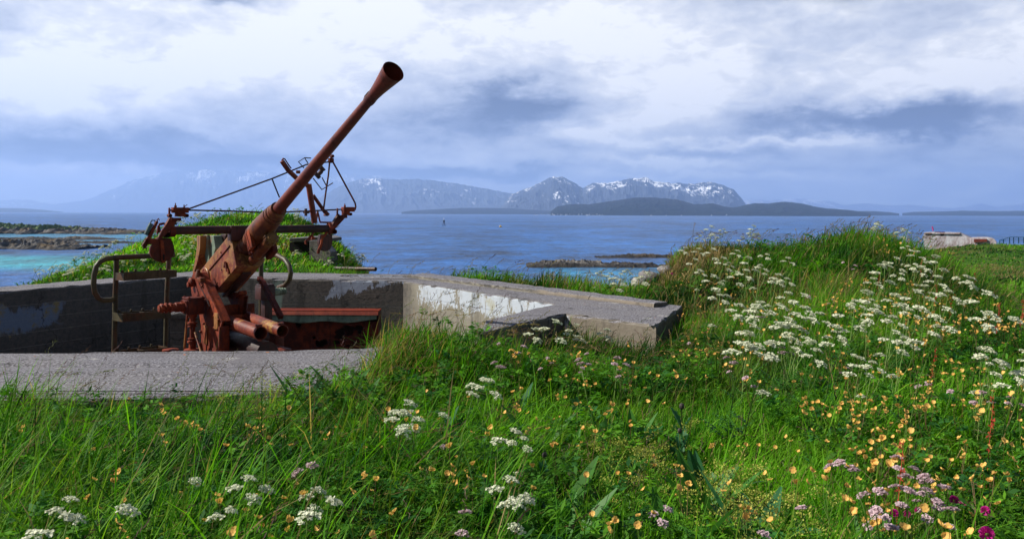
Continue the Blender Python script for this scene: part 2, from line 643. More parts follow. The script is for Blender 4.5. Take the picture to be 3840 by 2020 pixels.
mountain('mountain_range', [(-700, 530), (-500, 500), (-300, 507), (-150, 515), (0, 504), (60, 500), (110, 508), (160, 518), (200, 524), (230, 530)],
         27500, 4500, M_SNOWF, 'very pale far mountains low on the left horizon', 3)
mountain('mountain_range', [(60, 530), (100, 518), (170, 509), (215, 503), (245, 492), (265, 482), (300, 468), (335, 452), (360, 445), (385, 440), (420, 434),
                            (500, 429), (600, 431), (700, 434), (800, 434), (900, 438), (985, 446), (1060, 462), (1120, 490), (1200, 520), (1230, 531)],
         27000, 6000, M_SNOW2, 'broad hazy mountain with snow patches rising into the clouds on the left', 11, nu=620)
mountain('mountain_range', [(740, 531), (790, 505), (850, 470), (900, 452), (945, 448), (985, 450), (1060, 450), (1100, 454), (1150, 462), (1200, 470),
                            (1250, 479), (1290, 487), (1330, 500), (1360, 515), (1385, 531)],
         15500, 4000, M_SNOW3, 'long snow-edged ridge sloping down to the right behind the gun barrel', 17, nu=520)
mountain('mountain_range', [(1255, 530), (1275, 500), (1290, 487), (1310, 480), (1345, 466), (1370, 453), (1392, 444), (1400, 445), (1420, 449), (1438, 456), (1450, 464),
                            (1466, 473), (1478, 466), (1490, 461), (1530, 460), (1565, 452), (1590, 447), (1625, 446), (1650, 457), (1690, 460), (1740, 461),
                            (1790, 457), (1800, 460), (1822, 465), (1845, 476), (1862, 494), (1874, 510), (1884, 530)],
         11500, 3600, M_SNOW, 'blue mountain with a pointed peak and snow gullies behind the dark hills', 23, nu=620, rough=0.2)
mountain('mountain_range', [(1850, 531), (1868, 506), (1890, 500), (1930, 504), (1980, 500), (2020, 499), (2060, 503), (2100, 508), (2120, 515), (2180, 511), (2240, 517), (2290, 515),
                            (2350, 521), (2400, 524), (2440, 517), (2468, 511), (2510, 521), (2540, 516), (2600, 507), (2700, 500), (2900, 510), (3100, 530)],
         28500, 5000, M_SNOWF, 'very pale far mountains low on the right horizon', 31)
mountain('hills', [(-500, 528), (-100, 524), (0, 523), (60, 524), (110, 528), (160, 533)], 12000, 2500, M_ISLE, 'low dark headland at the far left horizon', 41, nu=160)
mountain('hills', [(1010, 533), (1040, 529), (1100, 526), (1160, 523), (1230, 523), (1290, 524), (1330, 527), (1380, 530), (1420, 533)], 8500, 1800, M_ISLE,
         'low dark wooded shore below the left mountain', 43, nu=200)
mountain('hills', [(1385, 532), (1402, 519), (1440, 513), (1480, 514), (1520, 508), (1560, 502), (1600, 496), (1640, 496), (1670, 499), (1700, 501), (1725, 507), (1745, 514),
                   (1770, 513), (1792, 511), (1815, 518), (1840, 522), (1860, 520), (1880, 514), (1900, 511), (1930, 512), (1960, 508), (1990, 508), (2020, 512),
                   (2045, 519), (2080, 524), (2120, 527), (2150, 530), (2190, 535)], 5600, 1500, M_ISLE, 'dark blue wooded hills along the far shore below the snowy peaks', 47, nu=520)
mountain('hills', [(2130, 536), (2160, 531), (2200, 531), (2240, 534), (2262, 537)], 7500, 1000, M_ISLE, 'small low dark islet on the right horizon', 53, nu=120)
mountain('hills', [(2270, 536), (2300, 533), (2360, 532), (2420, 530), (2500, 531), (2576, 530), (2700, 528), (2900, 534)], 8500, 1500, M_ISLE, 'long low dark island at the right horizon', 59, nu=240)


# ------------------------------------------------------------------ skerries
def rock_material():
    m_, t, out = material('shore_rock')
    geo = t.n('ShaderNodeNewGeometry')
    p = geo.outputs['Position']
    x, y, z = t.sep(p)
    n = t.noise(p, 0.25, 6.0, 0.65)
    n2 = t.noise(p, 0.09, 4.0, 0.6)
    c = t.ramp(n, [(0.25, (0.035, 0.03, 0.026)), (0.42, (0.05, 0.045, 0.04)), (0.6, (0.14, 0.13, 0.12)), (0.8, (0.30, 0.29, 0.28))])
    c = t.mix(t.mapr(n2, 0.5, 0.62), c, (0.11, 0.075, 0.035))
    wet = t.mapr(t.m('ADD', z, t.m('MULTIPLY', n, 1.2)), SEA + 0.9, SEA + 1.8, 1.0, 0.0)
    c = t.mix(t.m('MULTIPLY', wet, 0.85), c, (0.016, 0.013, 0.01))
    at = t.n('ShaderNodeAttribute', attribute_name='turf')
    g = t.mapr(t.m('ADD', at.outputs['Fac'], t.m('MULTIPLY', t.m('SUBTRACT', n, 0.5), 0.9)), 0.45, 0.6)
    gc = t.mix(n2, (0.035, 0.075, 0.012), (0.09, 0.15, 0.03))
    c = t.mix(g, c, gc)
    principled(t, out, c, 0.8, t.noise(p, 1.2, 4.0, 0.6), 0.8, 0.5)
    return m_


M_ROCK = rock_material()


def skerry(prof, ybase, depth, label, seed, turf=0.0, nu=260, nv=34):
    """rock skerry from its outline (px, py at 2576) and the row of its waterline"""
    hor = HOR + (prof[0][0] * S25 - 1920) * math.tan(ROLL)
    R = (CAMZ - SEA) * FP / (ybase * S25 - hor)
    px = np.array([a for a, b in prof]) * S25
    py = np.array([b for a, b in prof]) * S25
    uu = np.linspace(px[0], px[-1], nu)
    H = (ybase * S25 - np.interp(uu, px, py)) / FP * R
    X = (uu - 1920) / FP * R
    rows, tf = [], []
    for i, vv in enumerate(np.linspace(0, 1, nv)):
        s = math.sin(math.pi * vv) ** 0.55
        Y = R + (vv - 0.15) * depth + (fbm(X / 9, X * 0 + 2, 3, seed) - 0.5) * depth * 0.4
        n = fbm(X / 3.2, X * 0 + Y / 3.2, 5, seed + 3, 0.6, ridged=True)
        Z = SEA - 0.5 + (H + 0.5) * s * (0.25 + 0.95 * n) - (0.6 if vv in (0.0, 1.0) else 0)
        if i in (0, nv - 1): Z = Z * 0 + SEA - 1.0
        rows.append(np.stack([X, Y, Z], 1))
        tf.append(np.clip(turf * (1 - (uu - px[0]) / (px[-1] - px[0])) * 1.5 * np.clip((vv - .05) * 4, 0, 1) * np.clip(H / 3.0, 0.3, 1), 0, 1))
    o = mesh_from('skerry', np.concatenate(rows), grid_faces(nu, nv), M_ROCK, smooth=50)
    at = o.data.attributes.new('turf', 'FLOAT', 'POINT')
    at.data.foreach_set('value', np.concatenate(tf).astype(np.float32))
    tag(o, label, kind='structure')


skerry([(-200, 555), (-60, 557), (0, 561), (60, 563), (110, 567), (150, 572), (210, 572), (240, 576), (290, 577), (335, 581)], 587, 60,
       'farthest left skerry with green turf above pale boulders', 3, 0.95)
skerry([(-200, 592), (0, 598), (40, 596), (100, 599), (150, 594), (200, 595), (250, 600), (280, 601)], 602, 30, 'flat brown skerry in the middle of the left group', 8, 0.3)
skerry([(-100, 604), (40, 603), (120, 600), (150, 604), (215, 606), (262, 604), (310, 608), (350, 607), (368, 610)], 611, 22, 'thin broken rock reef of the left group', 12)
skerry([(-200, 596), (0, 602), (60, 604), (100, 607), (150, 612), (200, 614)], 626, 26, 'nearest dark left skerry with a green tip', 15, 0.45)
skerry([(1325, 664), (1340, 660), (1370, 655), (1400, 652), (1440, 655), (1490, 655), (1540, 657), (1600, 660), (1680, 664), (1760, 668)], 671, 14,
       'low rocky skerry beyond the slab edge in the middle', 21)
skerry([(1500, 646), (1540, 643), (1590, 639), (1640, 640), (1690, 640), (1760, 642)], 648, 14, 'thin skerry just behind the low rocky one', 25)
# ------------------------------------------------------------------ terrain
# control points: (photo column, distance, height) -> thin plate spline over (column, log distance)
CP = []


def cp(px, Y, z):
    CP.append(((px - 1920) / FP, math.log(Y), z))


for Yc in (0.55, 1.3, 2.4, 3.4):
    for pxc, zc in ((-3000, 0), (-1000, 0.0), (700, 0.0), (1920, -0.02), (3000, 0.0), (3900, 0.03), (6500, 0.1)):
        cp(pxc, Yc, zc)
for pxc, zc in ((-1500, 0), (0, 0.02), (500, -0.02), (1000, -0.03), (1400, 0.05), (1920, 0.0), (2600, -0.02), (3300, 0.06), (3900, .15), (5500, .2)):
    cp(pxc, 4.6, zc)
for pxc, zc in ((-1500, .05), (1500, .02), (1800, -0.06), (2200, -0.16), (2500, -0.14), (2700, 0.0), (3100, .08), (3500, .12), (3900, .15), (5500, .1)):
    cp(pxc, 6.4, zc)
for pxc, zc in ((-1500, .05), (-300, .1), (2600, .02), (2850, .14), (3200, .3), (3600, .18), (3900, .0), (5200, -.2)):
    cp(pxc, 8.2, zc)
for pxc, zc in ((2560, .28), (2700, .45), (2950, .42), (3150, .55), (3400, .48), (3650, .12), (3800, -.12), (4000, -.4)):
    cp(pxc, 10, zc)
for pxc, zc in ((2480, .0), (2515, .50), (2580, .61), (2700, .59), (2875, .54), (3000, .55), (3080, .62), (3143, .74), (3182, .80), (3250, .76), (3350, .64), (3462, .44),
                (3563, .26), (3658, .08), (3741, -.2), (3790, -.36), (3900, -.65), (5200, -.9)):
    cp(pxc, 12, zc)
for pxc, zc in ((2200, -1.6), (2400, -1.3), (2560, -.7), (2900, -.3), (3200, -.1), (3500, -.5), (3700, -.75), (3900, -.8), (5200, -.9)):
    cp(pxc, 15.5, zc)
cp(2420, 11, .0); cp(2420, 13, -.7); cp(2300, 11.3, -.05); cp(2250, 12.5, -.55); cp(2400, 9.6, .08); cp(2250, 10.4, .1)
cp(1950, 11.6, .06); cp(1950, 12.6, -.12); cp(1950, 15, -1.1); cp(1700, 12.9, .0); cp(1700, 13.7, -.15); cp(1700, 16, -1.1)
cp(1500, 13.4, -.06); cp(1500, 15, -.6); cp(1500, 18, -1.6); cp(2100, 11, .08)
# left mound
for pxc, Yc, zc in ((1020, 19, 1.0), (917, 19, .96), (1135, 19, .84), (1253, 18, .54), (1330, 17, .18), (1390, 16.5, -.15), (700, 18, .82), (543, 17, .52), (388, 16, .25), (299, 15.5, .06),
                    (200, 14.7, -.1), (128, 14, -.26), (0, 13, -.35), (-300, 12, -.5), (1000, 13.9, .1), (700, 13.8, .1), (400, 12.4, .02), (150, 11.4, -.05),
                    (-100, 10.2, .0), (1200, 14.2, .12), (1400, 13.7, .0), (1390, 15, -.2), (950, 16, .5), (700, 15.5, .4), (1150, 15.7, .38), (1150, 16.9, .66), (1230, 16.7, .45), (1250, 15.2, .2),
                    (917, 24, -.6), (500, 24, -1.6), (1135, 24, -.9), (700, 24, -1.0), (1400, 24, -2.6), (1400, 20, -1.7), (200, 20, -2.0), (-400, 20, -2.2),
                    (-1500, 14, -1), (-1500, 9, 0), (900, 19.6, .8), (1050, 19.6, .8)):
    cp(pxc, Yc, zc)
for pxc in (-2500, -500, 500, 1500, 2300):
    cp(pxc, 40, -5.5); cp(pxc, 75, -11.5); cp(pxc, 130, -14); cp(pxc, 220, -14)
cp(2900, 40, -5); cp(2900, 75, -11); cp(3000, 130, -14)
for pxc in (3620, 4200, 5500):
    cp(pxc, 22, -1.15); cp(pxc, 32, -1.5); cp(pxc, 60, -2.7); cp(pxc, 100, -3.6); cp(pxc, 122, -4.2); cp(pxc, 145, -6.5); cp(pxc, 175, -14); cp(pxc, 220, -14)
cp(3400, 60, -3.2); cp(3400, 110, -4.0); cp(3250, 60, -5.5); cp(3250, 110, -7.0); cp(3400, 32, -2.0); cp(3400, 140, -7)
cp(3420, 150, -10); cp(3250, 170, -14)
cp(1150, 4.3, .07); cp(1290, 4.5, .12); cp(1360, 4.9, .15); cp(1480, 5.0, .13); cp(1420, 5.6, .15); cp(1560, 5.6, .22); cp(1570, 6.0, .22); cp(1680, 5.6, .16); cp(1690, 6.4, .08)
_cp = np.array(CP)
_KV = 1.0


def _phi(r2):
    return 0.5 * r2 * np.log(r2 + 1e-12)


def _fit():
    X = _cp[:, :2] * np.array([1.0, _KV]); n = len(X)
    r2 = ((X[:, None, :] - X[None, :, :]) ** 2).sum(-1)
    A = np.zeros((n + 3, n + 3))
    A[:n, :n] = _phi(r2) + np.eye(n) * 2e-4
    A[:n, n] = 1; A[:n, n + 1:] = X
    A[n, :n] = 1; A[n + 1:, :n] = X.T
    b = np.concatenate([_cp[:, 2], np.zeros(3)])
    return X, np.linalg.solve(A, b)


_TX, _TW = _fit()


def smooth_z(x, y):
    x = np.asarray(x, float); y = np.asarray(y, float)
    yy = np.maximum(y, 0.35)
    u = np.clip(x / yy, -1.3, 1.3); v = np.log(yy)
    shp = u.shape
    Q = np.stack([u.ravel(), v.ravel() * _KV], 1)
    out = np.empty(len(Q)); n = len(_TX)
    for i in range(0, len(Q), 20000):
        q = Q[i:i + 20000]
        r2 = ((q[:, None, :] - _TX[None, :, :]) ** 2).sum(-1)
        out[i:i + 20000] = _phi(r2) @ _TW[:n] + _TW[n] + q @ _TW[n + 1:]
    z = out.reshape(shp)
    w = np.clip((yy - 0.6) / 1.0, 0, 1)
    return z * w


# plan of the emplacement (x, y)
PIT_IN = [(-7.5, 5.75), (-5.0, 5.66), (-3.62, 5.64), (-1.78, 5.77), (-1.10, 5.88), (-0.95, 6.03), (-0.85, 6.25)]   # front inner lip, left to right
FRONT_OUT = [(-0.66, 6.12), (-0.74, 5.55), (-0.93, 5.2), (-0.95, 4.86), (-1.2, 4.45), (-2.2, 4.25), (-5.0, 4.2), (-7.5, 4.3)]
WALL_IN = [(-7.1, 8.0), (-6.38, 9.92), (-5.06, 12.35), (-1.59, 11.67), (0.478, 8.81), (-0.245, 7.48), (-0.257, 6.68)]   # back and right inner edge
WALL_OUT = [(0.03, 7.17), (0.53, 7.95), (1.30, 7.17), (1.856, 8.65), (0.656, 10.2), (-1.38, 12.85), (-5.4, 13.5), (-6.95, 10.25), (-7.9, 8.0)]
MASK_POLY = np.array([(-7.7, 7.9), (-6.75, 10.1), (-5.25, 13.2), (-1.45, 12.6), (0.5, 9.95), (1.6, 8.55), (1.2, 7.45), (0.53, 8.2), (0.0, 7.4), (-0.15, 7.1), (-0.35, 7.3),
                      (-1.0, 6.5), (-1.15, 5.7), (-1.35, 5.1), (-1.7, 4.75), (-3.5, 4.55), (-5.5, 4.5), (-7.7, 4.6)])


def in_poly(x, y, poly):
    x = np.asarray(x); y = np.asarray(y)
    inside = np.zeros(x.shape, bool)
    n = len(poly)
    for i in range(n):
        x1, y1 = poly[i]; x2, y2 = poly[(i + 1) % n]
        c = ((y1 > y) != (y2 > y)) & (x < (x2 - x1) * (y - y1) / (y2 - y1 + 1e-12) + x1)
        inside ^= c
    return inside


def ground_z(x, y):
    z = smooth_z(x, y)
    x = np.asarray(x, float); y = np.asarray(y, float)
    near = np.clip(1 - (y - 30) / 60, 0.2, 1)
    z = z + (fbm(x * 1.1, y * 1.1, 3, 5) - 0.5) * 0.10 * near + (fbm(x * 0.35 + 9, y * 0.35, 2, 6) - 0.5) * 0.16 * near * np.clip((y - 6) / 4, 0, 1)
    z = z + (fbm(x * 0.12, y * 0.12, 4, 8) - 0.75) * 1.3 * np.clip((y - 25) / 30, 0, 1)
    return np.maximum(z, -14.5)


def ground_material():
    m_, t, out = material('turf_soil')
    geo = t.n('ShaderNodeNewGeometry')
    p = geo.outputs['Position']
    x, y, z = t.sep(p)
    n = t.noise(p, 1.3, 5.0, 0.65)
    n2 = t.noise(p, 0.16, 5.0, 0.6)
    n3 = t.noise(p, 9.0, 4.0, 0.7)
    near = t.mix(n, (0.012, 0.018, 0.004), (0.045, 0.05, 0.015))
    far = t.ramp(t.m('ADD', t.m('MULTIPLY', n2, 0.6), t.m('MULTIPLY', n, 0.4)),
                 [(0.35, (0.02, 0.06, 0.008)), (0.48, (0.05, 0.13, 0.014)), (0.56, (0.10, 0.13, 0.03)), (0.66, (0.2, 0.14, 0.055))])
    far = t.mix(t.m('MULTIPLY', t.mapr(n3, 0.45, 0.7), 0.5), far, (0.02, 0.05, 0.008))
    c = t.mix(t.mapr(y, 20.0, 28.0), near, far)
    shore = t.mapr(t.m('ADD', z, t.m('MULTIPLY', n2, 2.0)), -8.0, -6.5, 1.0, 0.0)
    c = t.mix(shore, c, (0.2, 0.18, 0.16))
    principled(t, out, c, 1.0, t.noise(p, 3.0, 5.0, 0.7), 1.0, 0.25, spec=0.05)
    return m_


def build_ground():
    us = np.arange(-1.15, 1.1501, 0.0095)
    vs = np.arange(math.log(0.55), math.log(230), 0.0145)
    U, Vv = np.meshgrid(us, vs)
    Y = np.exp(Vv); X = U * Y
    Z = ground_z(X, Y)
    Z = np.where(in_poly(X, Y, MASK_POLY), -1.6, Z)
    V = np.stack([X.ravel(), Y.ravel(), Z.ravel()], 1)
    nu, nv = len(us), len(vs)
    # the sheet goes on to the sides and behind the photographer
    extra = []
    for yy in (-12.0, -4.0, 0.0):
        extra.append(np.stack([us / 1.15 * 16, np.full(nu, yy), np.zeros(nu) - 0.02], 1))
    V = np.concatenate(extra + [V])
    o = mesh_from('ground', V, grid_faces(nu, nv + 3), ground_material(), smooth=180)
    tag(o, 'grassy headland with mounds falling to the sea', kind='structure')


build_ground()
# ------------------------------------------------------------------ concrete emplacement
def concrete_material():
    m_, t, out = material('weathered_concrete')
    geo = t.n('ShaderNodeNewGeometry')
    p = geo.outputs['Position']
    x, y, z = t.sep(p)
    nx, ny, nz = t.sep(geo.outputs['True Normal'])
    up = t.mapr(nz, 0.5, 0.8)
    n1 = t.noise(p, 1.6, 6.0, 0.65)
    n2 = t.noise(p, 22.0, 5.0, 0.7)
    n3 = t.noise(p, 95.0, 3.0, 0.7)
    agg = t.vor(p, 70.0)
    # cast faces
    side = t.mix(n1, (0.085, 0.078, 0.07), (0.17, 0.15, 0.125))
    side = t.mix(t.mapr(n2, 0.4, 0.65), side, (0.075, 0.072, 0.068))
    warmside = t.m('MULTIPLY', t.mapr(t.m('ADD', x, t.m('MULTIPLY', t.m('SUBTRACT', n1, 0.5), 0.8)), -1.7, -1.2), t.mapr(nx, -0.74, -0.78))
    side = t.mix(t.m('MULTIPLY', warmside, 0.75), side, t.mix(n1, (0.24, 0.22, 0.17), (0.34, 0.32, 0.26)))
    block = t.m('MULTIPLY', t.mapr(x, 0.25, 0.4), t.mapr(nx, 0.2, 0.0))  # sunlit sides of the block coloured paler, shaded sides left dark
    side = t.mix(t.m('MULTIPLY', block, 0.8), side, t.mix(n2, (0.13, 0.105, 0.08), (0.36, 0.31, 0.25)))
    shadeleft = t.mapr(x, -5.3, -4.6, 1.0, 0.0)
    side = t.mix(t.m('MULTIPLY', shadeleft, 0.35), side, (0.045, 0.05, 0.062))  # shade of the left wall is put into its colour
    # board marks
    zb = t.m('FRACT', t.m('MULTIPLY', t.m('ADD', z, 5.0), 5.6))
    line = t.m('MULTIPLY', t.mapr(zb, 0.0, 0.05, 1.0, 0.0), t.mapr(n1, 0.3, 0.5))
    side = t.mix(t.m('MULTIPLY', line, 0.7), side, (0.34, 0.33, 0.31))
    # stone-chip top faces
    top = t.mix(agg, (0.26, 0.245, 0.24), (0.12, 0.115, 0.115))
    top = t.mix(t.mapr(n1, 0.35, 0.6), top, (0.165, 0.16, 0.172))
    n4 = t.noise(p, 60.0, 2.0, 0.8)
    top = t.mix(t.mapr(n4, 0.5, 0.62), top, (0.33, 0.32, 0.335))
    top = t.mix(t.mapr(n4, 0.36, 0.46, 1.0, 0.0), top, (0.07, 0.066, 0.07))
    top = t.mix(t.m('MULTIPLY', t.mapr(n2, 0.55, 0.75), 0.6), top, (0.12, 0.115, 0.12))
    n5 = t.noise(t.vm('ADD', p, (1.0, 5.0, 3.0)), 0.9, 6.0, 0.7)
    top = t.mix(t.m('MULTIPLY', t.mapr(n5, 0.52, 0.62), 0.45), top, (0.14, 0.13, 0.135))
    lich = t.noise(p, 5.5, 5.0, 0.7)
    top = t.mix(t.mapr(lich, 0.69, 0.72), top, (0.42, 0.15, 0.03))
    lichw = t.noise(t.vm('ADD', p, (7.0, 3.0, 1.0)), 4.0, 5.0, 0.72)
    top = t.mix(t.m('MULTIPLY', t.mapr(lichw, 0.62, 0.68), 0.6), top, (0.5, 0.49, 0.44))
    top = t.mix(1.0, top, (0.86, 0.86, 0.9), 'MULTIPLY')
    c = t.mix(up, side, top)
    # peeling paint, on the upright faces only
    e1 = t.noise(p, 3.2, 6.0, 0.72)
    e2 = t.noise(t.comb(x, y, t.m('MULTIPLY', z, 0.35)), 5.5, 6.0, 0.75)
    edge = t.m('ADD', t.m('MULTIPLY', t.m('SUBTRACT', e1, 0.5), 0.85), t.m('MULTIPLY', t.m('SUBTRACT', e2, 0.5), 0.75))
    flake = t.mapr(e2, 0.535, 0.555, 1.0, 0.0)

    def box1(v, a, b, s):
        return t.m('MINIMUM', t.m('MULTIPLY', t.m('SUBTRACT', v, a), s), t.m('MULTIPLY', t.m('SUBTRACT', b, v), s))
    # white on the right wall
    dist = t.m('MINIMUM', box1(x, -1.33, 0.62, 1.6), t.m('MULTIPLY', t.m('SUBTRACT', z, t.m('MULTIPLY_ADD', x, 0.03, -0.10)), 1.8))
    mw = t.m('MULTIPLY', t.mapr(t.m('ADD', dist, t.m('MULTIPLY', edge, 1.25)), 0.07, 0.11), flake)
    rightw = t.m('MULTIPLY', t.mapr(x, -1.585, -1.58), t.m('SUBTRACT', 1.0, up))
    inner = t.mapr(nx, -0.5, -0.6)
    mw = t.m('MULTIPLY', t.m('MULTIPLY', t.m('MULTIPLY', mw, rightw), inner), t.mapr(z, 0.185, 0.19, 1.0, 0.0))
    white = t.mix(t.mapr(e1, 0.56, 0.7), (0.47, 0.52, 0.58), (0.40, 0.40, 0.32))
    c = t.mix(mw, c, white)
    # pale blue on the back wall
    d2 = t.m('MINIMUM', box1(x, -2.78, -1.5, 1.5), t.m('MULTIPLY', t.m('SUBTRACT', z, t.m('MULTIPLY_ADD', x, 0.22, 0.50)), 2.2))
    m2 = t.m('MULTIPLY', t.mapr(t.m('ADD', d2, edge), 0.05, 0.09), flake)
    m2 = t.m('MULTIPLY', t.m('MULTIPLY', t.m('MULTIPLY', m2, t.mapr(y, 8.0, 8.1)), t.mapr(x, -1.585, -1.59)), t.m('SUBTRACT', 1.0, up))
    c = t.mix(t.m('MULTIPLY', m2, 0.9), c, (0.36, 0.42, 0.52))
    d3 = t.m('MINIMUM', box1(x, -3.64, -3.44, 5.0), box1(z, -0.55, 0.2, 2.0))
    m3 = t.m('MULTIPLY', t.mapr(t.m('ADD', d3, t.m('MULTIPLY', edge, 0.6)), 0.05, 0.2), t.m('SUBTRACT', 1.0, up))
    c = t.mix(t.m('MULTIPLY', m3, 0.6), c, (0.26, 0.36, 0.29))
    d4 = t.m('MINIMUM', box1(y, 9.5, 10.9, 1.0), box1(z, -0.45, 0.12, 2.0))
    m4 = t.m('MULTIPLY', t.mapr(t.m('ADD', d4, edge), 0.21, 0.32), t.m('MULTIPLY', t.mapr(x, -5.2, -5.4), t.m('SUBTRACT', 1.0, up)))
    c = t.mix(t.m('MULTIPLY', m4, 0.45), c, t.mix(t.mapr(e1, 0.5, 0.6), (0.20, 0.30, 0.48), (0.36, 0.28, 0.10)))
    # cracks and dark water stains
    ck = t.vor(t.vm('ADD', p, t.vm('SCALE', t.noisec(p, 2.5, 4.0, 0.6))), 0.55, 'DISTANCE_TO_EDGE')
    c = t.mix(t.m('MULTIPLY', t.mapr(ck, 0.0, 0.011, 1.0, 0.0), 0.75), c, (0.025, 0.023, 0.022))
    st_ = t.noise(t.comb(t.m('MULTIPLY', x, 3.0), t.m('MULTIPLY', y, 3.0), t.m('MULTIPLY', z, 0.5)), 1.4, 5.0, 0.65)
    c = t.mix(t.m('MULTIPLY', t.m('MULTIPLY', t.mapr(st_, 0.52, 0.66), 0.5), t.m('SUBTRACT', 1.0, up)), c, (0.035, 0.033, 0.03))
    # rust-orange lichen dots
    od = t.noise(t.vm('ADD', p, (3.0, 9.0, 2.0)), 9.0, 2.0, 0.5)
    c = t.mix(t.mapr(od, 0.765, 0.785), c, (0.5, 0.16, 0.03))
    h = t.m('ADD', t.m('MULTIPLY', n2, 1.0), t.m('ADD', t.m('MULTIPLY', agg, 0.25), t.m('ADD', t.m('MULTIPLY', n1, 1.5), t.m('MULTIPLY', line, -0.8))))
    principled(t, out, c, 0.93, h, 0.45, 0.012, spec=0.2)
    return m_


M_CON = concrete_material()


def rough_prism(poly, z0, z1, seed, step=0.09, amp=0.011, chipk=0.035):
    """upright concrete with slightly broken arrises: outline resampled and jittered, top edge eased"""
    pts = []
    n = len(poly)
    for i in range(n):
        a = np.array(poly[i], float); b = np.array(poly[(i + 1) % n], float)
        k = max(1, int(np.linalg.norm(b - a) / step))
        nrm = np.array([(b - a)[1], -(b - a)[0]]) / (np.linalg.norm(b - a) + 1e-9)
        for j in range(k):
            q = a + (b - a) * j / k
            q = q + nrm * 0
            pts.append((q, nrm))
    m = len(pts)
    r = np.random.default_rng(seed)
    bm = bmesh.new()
    rings = []
    area = 0
    for i in range(n):
        x1, y1 = poly[i]; x2, y2 = poly[(i + 1) % n]
        area += x1 * y2 - x2 * y1
    sgn = 1 if area > 0 else -1         # nrm points outward for ccw outlines
    for lvl, (z, ins) in enumerate(((z0, 0), (z1 - 0.03, 0), (z1 - 0.008, 0.006), (z1, 0.02))):
        ring = []
        for (q, nr) in pts:
            chip = (r.random() ** 6) * chipk if lvl >= 2 else 0
            jj = r.normal() * amp * (0.45 if lvl >= 2 else 0)
            w = q - nr * sgn * (ins + chip * (lvl - 1) + jj * 0.6)
            ring.append(bm.verts.new((w[0], w[1], z - (chip * 0.5 if lvl == 3 else 0) + (r.normal() * 0.0022 if lvl == 3 else 0))))
        rings.append(ring)
    for a, b in zip(rings[:-1], rings[1:]):
        for i in range(m):
            j = (i + 1) % m
            bm.faces.new((a[i], a[j], b[j], b[i]))
    from mathutils.geometry import tessellate_polygon
    for tri in tessellate_polygon([[Vector((q[0], q[1], 0)) for (q, nr) in pts]]):
        bm.faces.new([rings[-1][k] for k in tri])
    bmesh.ops.recalc_face_normals(bm, faces=bm.faces[:])
    bm.verts.index_update()
    V = np.array([v.co[:] for v in bm.verts]); F = [[v.index for v in fa.verts] for fa in bm.faces]
    bm.free()
    return V, F


pit = empty('gun_emplacement', (-3.2, 9.0, -1.3), 'sunken grey concrete gun pit with peeling white and blue paint on its inner walls', 'gun emplacement')
V, F = rough_prism(WALL_IN + WALL_OUT, -1.5, 0.2, 1)
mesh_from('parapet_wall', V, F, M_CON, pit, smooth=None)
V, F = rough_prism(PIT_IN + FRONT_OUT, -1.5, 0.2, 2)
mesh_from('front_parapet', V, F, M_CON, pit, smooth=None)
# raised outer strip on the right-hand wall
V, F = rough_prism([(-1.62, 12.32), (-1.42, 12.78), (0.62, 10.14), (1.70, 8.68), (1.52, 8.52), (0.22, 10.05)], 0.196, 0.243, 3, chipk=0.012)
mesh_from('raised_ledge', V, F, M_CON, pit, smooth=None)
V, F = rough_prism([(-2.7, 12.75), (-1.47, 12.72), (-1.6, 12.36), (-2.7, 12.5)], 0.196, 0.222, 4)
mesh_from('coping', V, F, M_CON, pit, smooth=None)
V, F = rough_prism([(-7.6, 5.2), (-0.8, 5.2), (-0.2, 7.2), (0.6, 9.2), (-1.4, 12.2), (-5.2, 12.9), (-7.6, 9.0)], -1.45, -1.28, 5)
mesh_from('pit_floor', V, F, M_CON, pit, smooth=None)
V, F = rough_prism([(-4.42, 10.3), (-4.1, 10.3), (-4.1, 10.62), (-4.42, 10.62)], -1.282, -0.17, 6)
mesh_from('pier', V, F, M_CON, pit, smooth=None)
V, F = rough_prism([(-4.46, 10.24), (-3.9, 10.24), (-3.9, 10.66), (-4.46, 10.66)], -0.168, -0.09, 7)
mesh_from('pier_cap', V, F, M_CON, pit, smooth=None)


